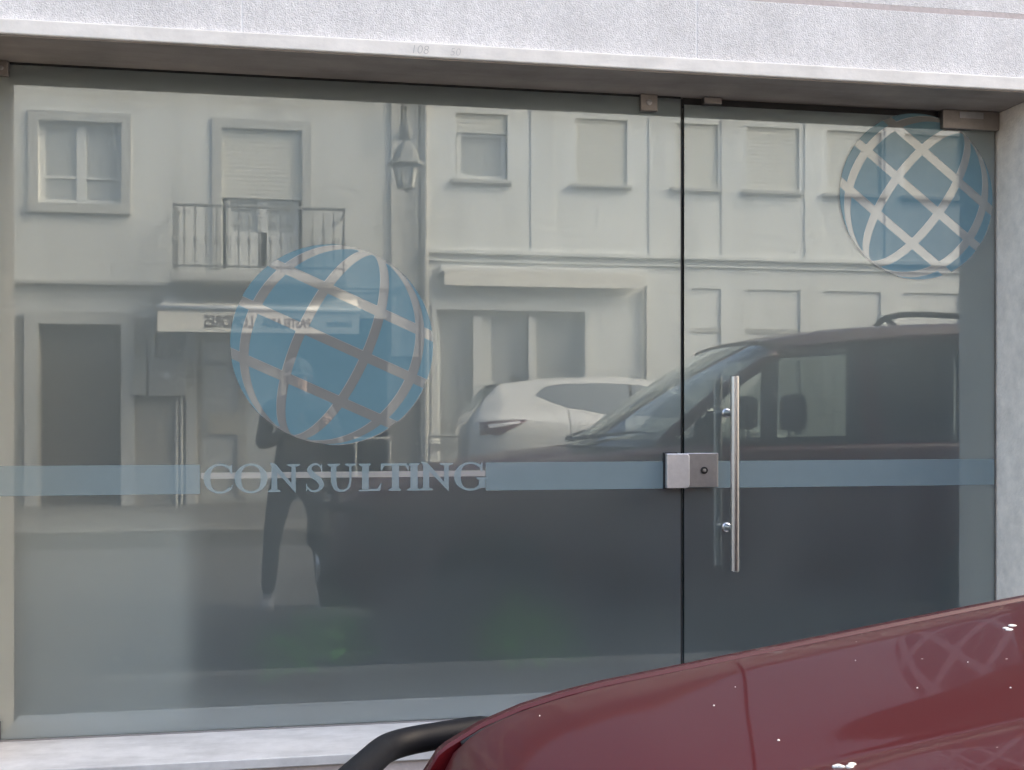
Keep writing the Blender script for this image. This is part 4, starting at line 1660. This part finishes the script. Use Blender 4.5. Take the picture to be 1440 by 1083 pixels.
# awning over the cafe
AY = OPP + 0.75
ax0, ax1 = ox(222, AY), ox(505, AY)
az1, az0 = rx(360, 438, AY)[1], rx(360, 468, AY)[1]
azb = rx(360, 428, OPP + 0.3)[1] + 0.10
awn = empty('cafe_awning', (0, 0, 0))
awn.parent = houseA
awn.matrix_parent_inverse = houseA.matrix_basis.inverted()
mb = MB()
mb.hexa([(ax0, OPP + 0.02, azb), (ax1, OPP + 0.02, azb), (ax1, AY, az1), (ax0, AY, az1), (ax0, OPP + 0.02, azb + 0.02), (ax1, OPP + 0.02, azb + 0.02), (ax1, AY, az1 + 0.02), (ax0, AY, az1 + 0.02)])
mb.build('canopy', M_AWN, awn)
mb = MB()
mb.tube([(ax0 - 0.02, AY + 0.0, az1 + 0.03), (ax1 + 0.02, AY, az1 + 0.03)], 0.035, 10)
mb.build('front_bar', M_DULLW, awn, smooth=True)
mb = MB()
mb.box(ax0, ax1, AY + 0.002, AY + 0.008, az0, az1 + 0.01)
vl = mb.build('valance', M_AWN, awn)
hgt = az1 - az0


def put_text(s, size, xc, z, bold, parent, m, sx=1.0, shear=0.0):
    me = text_mesh(s, size, bold, shear)
    me.materials.clear()
    me.materials.append(m)
    me.transform(Matrix.Scale(sx, 4, (1, 0, 0)))
    o = bpy.data.objects.new('sign_lettering', me)
    C.objects.link(o)
    o.parent = parent
    o.rotation_euler = (R(90), 0, R(180))
    o.location = (xc, AY + 0.0105, z)
    return o


def uawn(u):
    return ox(u, AY)


put_text('PASTELARIA', 0.155, (uawn(438) + uawn(368)) / 2, az0 + hgt * 0.27, 0.004, vl, M_INK, 0.70)
put_text('LONDRES', 0.205, (uawn(355) + uawn(289)) / 2, az0 + hgt * 0.24, 0.006, vl, M_INK, 0.66)
put_text('Londres', 0.12, (uawn(494) + uawn(462)) / 2, az0 + hgt * 0.34, 0.002, vl, M_INK, 0.8, 0.3)
# sagging cable under the ledge
mb = MB()
pts = []
for k in range(25):
    t = k / 24
    u = -30 + t * 610
    v = 404 + 6 * math.sin(t * 9) ** 2 + 3 * math.sin(t * 23)
    x, z = rx(u, v, OPP + 0.09)
    pts.append((x, OPP + 0.09, z))
mb.tube(pts, 0.013, 6)
part(mb, 'cable', M_IRON, houseA)

# --- the long white house on the right
houseB = empty('long_white_house', (8, OPP, PAVE_F), 'long white house with rows of shuttered windows, reflected behind the cars', 'house')
XB1 = 18.5
OB = OPP + 0.06
wins_ = [(641, 714, 156, 249), (810, 882, 164, 258), (949, 1010, 176, 267), (1050, 1124, 183, 271), (1163, 1240, 187, 273), (1272, 1352, 190, 276)]
wr_ = [opx(*q, OB) for q in wins_]
zav0 = sum(q[2] for q in wr_) / len(wr_)
zav1 = sum(q[3] for q in wr_) / len(wr_)
wr_ = [(q[0], q[1], zav0, zav1) for q in wr_]
while wr_[-1][1] < 16:
    q = wr_[-1]
    wr_.append((q[0] + 1.9, q[1] + 1.9, zav0, zav1))
shB = opx(614, 822, 437, 700, OB)
shB = (shB[0], shB[1], PAVE_F, shB[3])
pan = []
for (u0, u1) in ((972, 1014), (1047, 1126), (1158, 1239), (1272, 1350)):
    q = opx(u0, u1, 405, 600, OB)
    pan.append((q[0], q[1], 0.9, oz(408, 1100, OB)))
while pan[-1][1] < 16:
    q = pan[-1]
    pan.append((q[0] + 1.9, q[1] + 1.9, q[2], q[3]))
mb = MB()
wall_holes(mb, X_SPLIT + 0.002, XB1, PAVE_F, 6.2, wr_ + [shB] + pan, OB - 0.3, OB)
part(mb, 'wall', M_OPPWALL2, houseB)
boxpart('room_back', M_SHOPDK, houseB, (X_SPLIT + 0.01, XB1, OB - 2.6, OB - 2.5, 0.1, 6.2))
boxpart('floor_slab', M_SHOPDK, houseB, (X_SPLIT + 0.01, XB1, OB - 2.49, OB - 0.31, 3.1, 3.3))
boxpart('roof_eave', MATS['terracotta'], houseB, (X_SPLIT + 0.002, XB1 + 0.2, OB - 3.0, OB + 0.22, 6.201, 6.32))
boxpart('end_wall', M_OPPWALL2, houseB, (XB1 + 0.001, XB1 + 0.3, OB - 3, OB, 0.1, 6.2))
zc0 = oz(356, 700, OB)
boxpart('string_course', M_OPPWALL2, houseB, (X_SPLIT + 0.01, XB1, OB - 0.003, OB + 0.07, zc0 - 0.03, zc0 + 0.04), bevel=0.012)
boxpart('string_course', M_OPPWALL2, houseB, (X_SPLIT + 0.01, XB1, OB - 0.003, OB + 0.035, zc0 - 0.13, zc0 - 0.105), bevel=0.008)
for k, q in enumerate(wr_):
    if k == 0:
        zmid_ = oz(187, 678, OB)
        casement(houseB, (q[0] + 0.02, q[1] - 0.02, q[2], zmid_ + 0.02), OB, 1, name='window')
        roller(houseB, (q[0], q[1], zmid_, q[3]), OB - 0.03)
    else:
        roller(houseB, q, OB - 0.02)
    boxpart('window_sill', M_TRIM, houseB, (q[0] - 0.06, q[1] + 0.06, OB + 0.001, OB + 0.07, q[2] - 0.06, q[2]), bevel=0.008)
# flat pilasters between the windows
for (u0, u1) in ((746, 780), (912, 940), (1014, 1042), (1131, 1156), (1244, 1268)):
    x0_, x1_ = ox(u0, OB), ox(u1, OB)
    boxpart('pilaster', M_OPPWALL2, houseB, (x0_, x1_, OB - 0.002, OB + 0.014, zc0 + 0.042, 6.19), bevel=0.006)
for q in pan:
    boxpart('blind_panel', M_OPPWALL2, houseB, (q[0], q[1], OB - 0.09, OB - 0.025, q[2], q[3]))
    boxpart('panel_transom', M_TRIM, houseB, (q[0], q[1], OB - 0.0245, OB - 0.01, q[2] + 0.72 * (q[3] - q[2]), q[2] + 0.75 * (q[3] - q[2])))
# shop window of the white house
wd = shB[1] - shB[0]
sf = casement(houseB, shB, OB - 0.02, 3, [], name='shop_window', depth=0.16)
trim_frame(houseB, shB, OB, 0.07, M_DULLW, 0.03, sill=False)
for (u0, u1) in ((666, 679), (744, 753)):
    boxpart('folding_leaf', M_DULLW, sf, (ox(u0, OB), ox(u1, OB), OB - 0.10, OB - 0.02, PAVE_F + 0.05, shB[3] - 0.08))
aw0, aw1 = ox(618, OB + 0.15), ox(910, OB + 0.15)
zc1, zc2 = oz(376, 760, OB + 0.15), oz(404, 760, OB + 0.15)
cs = boxpart('awning_cassette', M_DULLW, houseB, (aw0, aw1, OB + 0.001, OB + 0.16, zc1 - 0.12, zc1), bevel=0.02)
boxpart('rolled_canvas', M_AWN, cs, (aw0 + 0.06, aw1 - 0.06, OB + 0.165, OB + 0.20, zc2, zc1 - 0.06))
xdp = ox(907, OB)
mb = MB()
mb.tube([(xdp, OB + 0.05, PAVE_F), (xdp, OB + 0.05, zc2 + 0.05)], 0.03, 8)
part(mb, 'down_pipe', M_TRIM, houseB)
# drain pipe and strip between the two houses, corner shade in its colour
xs0, xs1 = ox(550), ox(588)
boxpart('corner_strip', mat('shade_grey_render', (0.50, 0.49, 0.46), 0.9, noise=0.12, nscale=3), houseA, (xs0, xs1, OPP + 0.001, OPP + 0.045, zled - 0.9, 6.14))
mb = MB()
xp_ = ox(597)
mb.tube([(xp_, OPP + 0.14, PAVE_F), (xp_, OPP + 0.14, 6.1)], 0.045, 10)
part(mb, 'down_pipe', M_TRIM, houseB)

# --- wall lantern hanging from a bracket on the cream house
LY = OPP + 0.85
lx, lz = rx(571.5, 265, LY)
sc_ = abs(rx(596, 230, LY)[0] - rx(547, 230, LY)[0])
lan = empty('street_lantern', (lx, OPP, lz), 'old iron street lantern hanging from a wall bracket between the houses', 'street lamp')
hh = rx(571.5, 197, LY)[1] - lz
mb = MB()
k_ = sc_ / 2 * 1.12
mb.lathe([(k_ * 0.10, hh * 1.02), (k_ * 0.16, hh * 0.98), (k_ * 0.30, hh * 0.93), (k_ * 0.58, hh * 0.78), (k_ * 0.72, hh * 0.58), (k_ * 1.0, hh * 0.50), (k_ * 1.0, hh * 0.47), (k_ * 0.66, hh * 0.45)], (lx, LY, lz), 'Z', 6)
part(mb, 'hood', M_IRON, lan)
mb = MB()
for k in range(6):
    a = 2 * math.pi * k / 6
    mb.tube([(lx + k_ * 0.68 * math.cos(a), LY + k_ * 0.68 * math.sin(a), lz + hh * 0.46), (lx + k_ * 0.42 * math.cos(a), LY + k_ * 0.42 * math.sin(a), lz + 0.01)], 0.012, 6)
mb.lathe([(k_ * 0.46, 0.0), (k_ * 0.46, 0.03), (k_ * 0.1, 0.03)], (lx, LY, lz), 'Z', 6)
mb.lathe([(0.02, -0.05), (0.03, -0.02), (0.02, 0.0)], (lx, LY, lz), 'Z', 8)
part(mb, 'frame', M_IRON, lan)
mb = MB()
mb.lathe([(k_ * 0.40, 0.032), (k_ * 0.64, hh * 0.449)], (lx, LY, lz), 'Z', 6)
part(mb, 'lantern_glass', mat('milky_lantern_glass', (0.45, 0.46, 0.45), 0.2), lan)
mb = MB()
zt2 = lz + hh * 1.02
mb.lathe([(0.05, 0), (0.075, 0.06), (0.075, 0.17), (0.03, 0.20), (0.018, 0.36), (0.04, 0.40), (0.016, 0.44), (0.016, 0.6)], (lx, LY, zt2), 'Z', 10)
part(mb, 'hanger', M_IRON, lan)
mb = MB()
mb.tube(arc_path([(lx, OPP + 0.046, zt2 + 0.2), (lx, OPP + 0.35, zt2 + 0.75), (lx, LY, zt2 + 0.78), (lx, LY, zt2 + 0.55)], 8, 0.2), 0.022, 8)
part(mb, 'bracket', M_IRON, lan, smooth=True)

# --- white tube railings on the far pavement
M_RAILW = mat('off_white_tube', (0.27, 0.27, 0.26), 0.6)


def railing(u0, u1, y, v0, v1, label, mid=True):
    x0_, zt_a = rx(u0, v0, y)
    x1_ = rx(u1, v0, y)[0]
    zb_a = PAVE_F
    root = empty('pedestrian_railing', (x0_, y, zb_a), label, 'railing', 'white railings on the far pavement')
    for x in (x0_, x1_):
        mb = MB()
        mb.tube([(x, y, zb_a), (x, y, zt_a)], 0.017, 8)
        part(mb, 'post', M_RAILW, root)
    mb = MB()
    mb.tube([(x0_ - 0.016, y, zt_a), (x1_ + 0.016, y, zt_a)], 0.018, 8)
    part(mb, 'top_rail', M_RAILW, root)
    if mid:
        boxpart('middle_rail', M_RAILW, root, (x0_, x1_, y - 0.02, y + 0.02, zt_a - 0.17, zt_a - 0.09))
        boxpart('lower_rail', M_RAILW, root, (x0_, x1_, y - 0.02, y + 0.02, zt_a - 0.37, zt_a - 0.33))


railing(500, 548, -8.7, 617, 660, 'white tube railing on the far pavement, below the big globe', False)
railing(604, 646, -8.7, 613, 660, 'white tube railing on the far pavement, beside the white car tail', True)

# ------------------------------------------------------------------ photographer (seen only in the glass)
M_SKIN = mat('skin', (0.30, 0.21, 0.17), 0.6)
M_JACKET = mat('dark_jacket', (0.055, 0.06, 0.07), 0.9, noise=0.2, nscale=20)
M_TROUSER = mat('dark_trousers', (0.018, 0.020, 0.025), 0.9, noise=0.2, nscale=25)
M_HAIR = mat('grey_cap', (0.14, 0.14, 0.14), 0.9)
M_SHOE = mat('pale_trainer', (0.22, 0.22, 0.23), 0.7)
PX, PY = -0.10, -4.05
person = empty('person', (PX, PY, 0), 'person in dark jacket and trousers holding up a phone, reflected under the globe', 'person')


def skin(name, verts, edges, radii, m, parent, rootv=0, sub=2):
    me = bpy.data.meshes.new(name)
    me.from_pydata([Vector(v) for v in verts], edges, [])
    o = bpy.data.objects.new(name, me)
    C.objects.link(o)
    md = o.modifiers.new('skin', 'SKIN')
    lay = me.skin_vertices[0].data if me.skin_vertices else None
    if lay is None:
        bm = bmesh.new()
        bm.from_mesh(me)
        bm.verts.layers.skin.verify()
        bm.to_mesh(me)
        bm.free()
        lay = me.skin_vertices[0].data
    for i, r in enumerate(radii):
        lay[i].radius = r if isinstance(r, tuple) else (r, r)
        lay[i].use_root = (i == rootv)
    md.use_smooth_shade = True
    sb = o.modifiers.new('sub', 'SUBSURF')
    sb.levels = sb.render_levels = sub
    bpy.context.view_layer.update()
    me2 = bpy.data.meshes.new_from_object(o.evaluated_get(bpy.context.evaluated_depsgraph_get()))
    bpy.data.objects.remove(o)
    for m_ in (m if isinstance(m, (list, tuple)) else [m]):
        me2.materials.append(m_)
    ob = bpy.data.objects.new(name, me2)
    C.objects.link(ob)
    ob.parent = parent
    for p in me2.polygons:
        p.use_smooth = True
    return ob


# local frame: +y faces the glass, +x to the right; the phone is at (0.10, 0.33, 1.30)
V = [(0, 0, 0.90), (0, 0.0, 1.05), (0, 0.0, 1.25), (0, 0.0, 1.38), (0, 0.015, 1.46), (0, 0.035, 1.56), (0, 0.045, 1.64),
     (-0.11, 0, 0.84), (-0.17, 0.03, 0.48), (-0.20, 0.0, 0.09), (0.11, 0, 0.84), (0.15, 0.02, 0.48), (0.17, -0.02, 0.09),
     (-0.19, 0.0, 1.36), (-0.24, 0.02, 1.10), (-0.02, 0.27, 1.235), (0.19, 0.0, 1.36), (0.27, 0.02, 1.10), (0.20, 0.27, 1.235)]
E = [(0, 1), (1, 2), (2, 3), (3, 4), (4, 5), (5, 6), (0, 7), (7, 8), (8, 9), (0, 10), (10, 11), (11, 12), (3, 13), (13, 14), (14, 15), (3, 16), (16, 17), (17, 18)]
RR = [(0.15, 0.12), (0.145, 0.11), (0.165, 0.12), (0.12, 0.09), 0.052, (0.078, 0.095), (0.062, 0.075), 0.098, 0.066, 0.048, 0.098, 0.066, 0.048, 0.066, 0.052, 0.032, 0.066, 0.052, 0.032]
body = skin('body', V, E, RR, [M_JACKET, M_TROUSER, M_SKIN], person)
for p in body.data.polygons:
    z = sum(body.data.vertices[i].co.z for i in p.vertices) / len(p.vertices)
    p.material_index = 2 if z > 1.455 else (1 if z < 0.88 else 0)
mb = MB()
mb.grid(lambda a, b: (0.098 * math.cos(2 * math.pi * b) * math.cos(a * 1.5), 0.035 + 0.115 * math.sin(2 * math.pi * b) * math.cos(a * 1.5), 1.60 + 0.10 * math.sin(a * 1.5)), 9, 25)
mb.build('cap', M_HAIR, person, smooth=True)
mb = MB()
mb.grid(lambda a, b: ((b - 0.5) * 0.17, 0.13 + 0.08 * a * (1 - (2 * b - 1) ** 2 * 0.6), 1.603 - 0.02 * a - 0.012 * (2 * b - 1) ** 2), 5, 9)
mb.build('cap_peak', M_HAIR, person, smooth=True)
mb = MB()
mb.grid(lambda a, b: (0.013 * (2 * b - 1) * a, 0.128 + 0.03 * a * (1 - (2 * b - 1) ** 2), 1.565 - 0.05 * a), 5, 5)
mb.build('nose', M_SKIN, person, smooth=True)
for s in (-1, 1):
    mb = MB()
    mb.lathe([(0.004, -0.004), (0.010, 0.0), (0.004, 0.004)], (s * 0.033, 0.124, 1.572), 'Y', 10)
    mb.build('eye', M_INK, person, smooth=True)
    mb = MB()
    mb.hexa([(s * 0.078, 0.01, 1.52), (s * 0.094, 0.0, 1.52), (s * 0.096, 0.03, 1.525), (s * 0.078, 0.04, 1.525), (s * 0.078, 0.0, 1.585), (s * 0.10, -0.01, 1.59), (s * 0.10, 0.03, 1.585), (s * 0.078, 0.04, 1.58)])
    mb.build('ear', M_SKIN, person, bevel=0.006)
    fx, fy = (-0.20, 0.0) if s < 0 else (0.17, -0.02)
    mb = MB()
    mb.hexa([(fx - 0.045, fy - 0.08, 0.003), (fx + 0.045, fy - 0.08, 0.003), (fx + 0.05, fy + 0.19, 0.003), (fx - 0.05, fy + 0.19, 0.003),
             (fx - 0.045, fy - 0.07, 0.10), (fx + 0.045, fy - 0.07, 0.10), (fx + 0.04, fy + 0.16, 0.055), (fx - 0.04, fy + 0.16, 0.055)])
    mb.build('shoe', M_SHOE, person, bevel=0.02)
    # hand: palm and five fingers closing on the phone's side edge
    hx_ = 0.10 + s * 0.095
    wv = Vector((-0.02, 0.27, 1.235)) if s < 0 else Vector((0.20, 0.27, 1.235))
    pal = Vector((hx_ - s * 0.0, 0.305, 1.275))
    V2 = [tuple(wv), tuple(pal)]
    E2 = [(0, 1)]
    R2 = [0.026, (0.030, 0.018)]
    hand = skin('hand', V2 + [tuple(pal + Vector((0, 0.012, 0.03)))], [(0, 1), (1, 2)], R2 + [(0.028, 0.015)], M_SKIN, person, 0, 2)
    for k, (dz, ln) in enumerate(((0.035, 0.055), (0.017, 0.062), (-0.002, 0.058), (-0.02, 0.046))):
        b = pal + Vector((0, 0.012, dz))
        c1 = b + Vector((-s * 0.006, ln * 0.5, 0.003))
        c2 = c1 + Vector((-s * ln * 0.55, 0.003, 0.002))
        skin('finger', [tuple(b), tuple(c1), tuple(c2)], [(0, 1), (1, 2)], [0.009, 0.0085, 0.007], M_SKIN, hand, 0, 1)
    b = pal + Vector((-s * 0.005, -0.004, 0.02))
    skin('thumb', [tuple(b), tuple(b + Vector((-s * 0.025, 0.004, 0.022))), tuple(b + Vector((-s * 0.04, 0.012, 0.042)))], [(0, 1), (1, 2)], [0.011, 0.0095, 0.008], M_SKIN, hand, 0, 1)
phone = empty('phone', (0.0, -3.735, 1.30), 'dark phone held up sideways in both hands of the reflected person', 'phone')
mb = MB()
mb.box(-0.075, 0.075, -0.004, 0.004, -0.037, 0.037)
mb.build('phone_body', M_DARK, phone, bevel=0.003)
mb = MB()
for q in ((-0.058, 0.022), (-0.058, 0.0)):
    mb.lathe([(0.008, 0.0042), (0.008, 0.006), (0.006, 0.0062)], (q[0], 0, q[1]), 'Y', 14)
mb.build('lens', M_STEEL, phone)
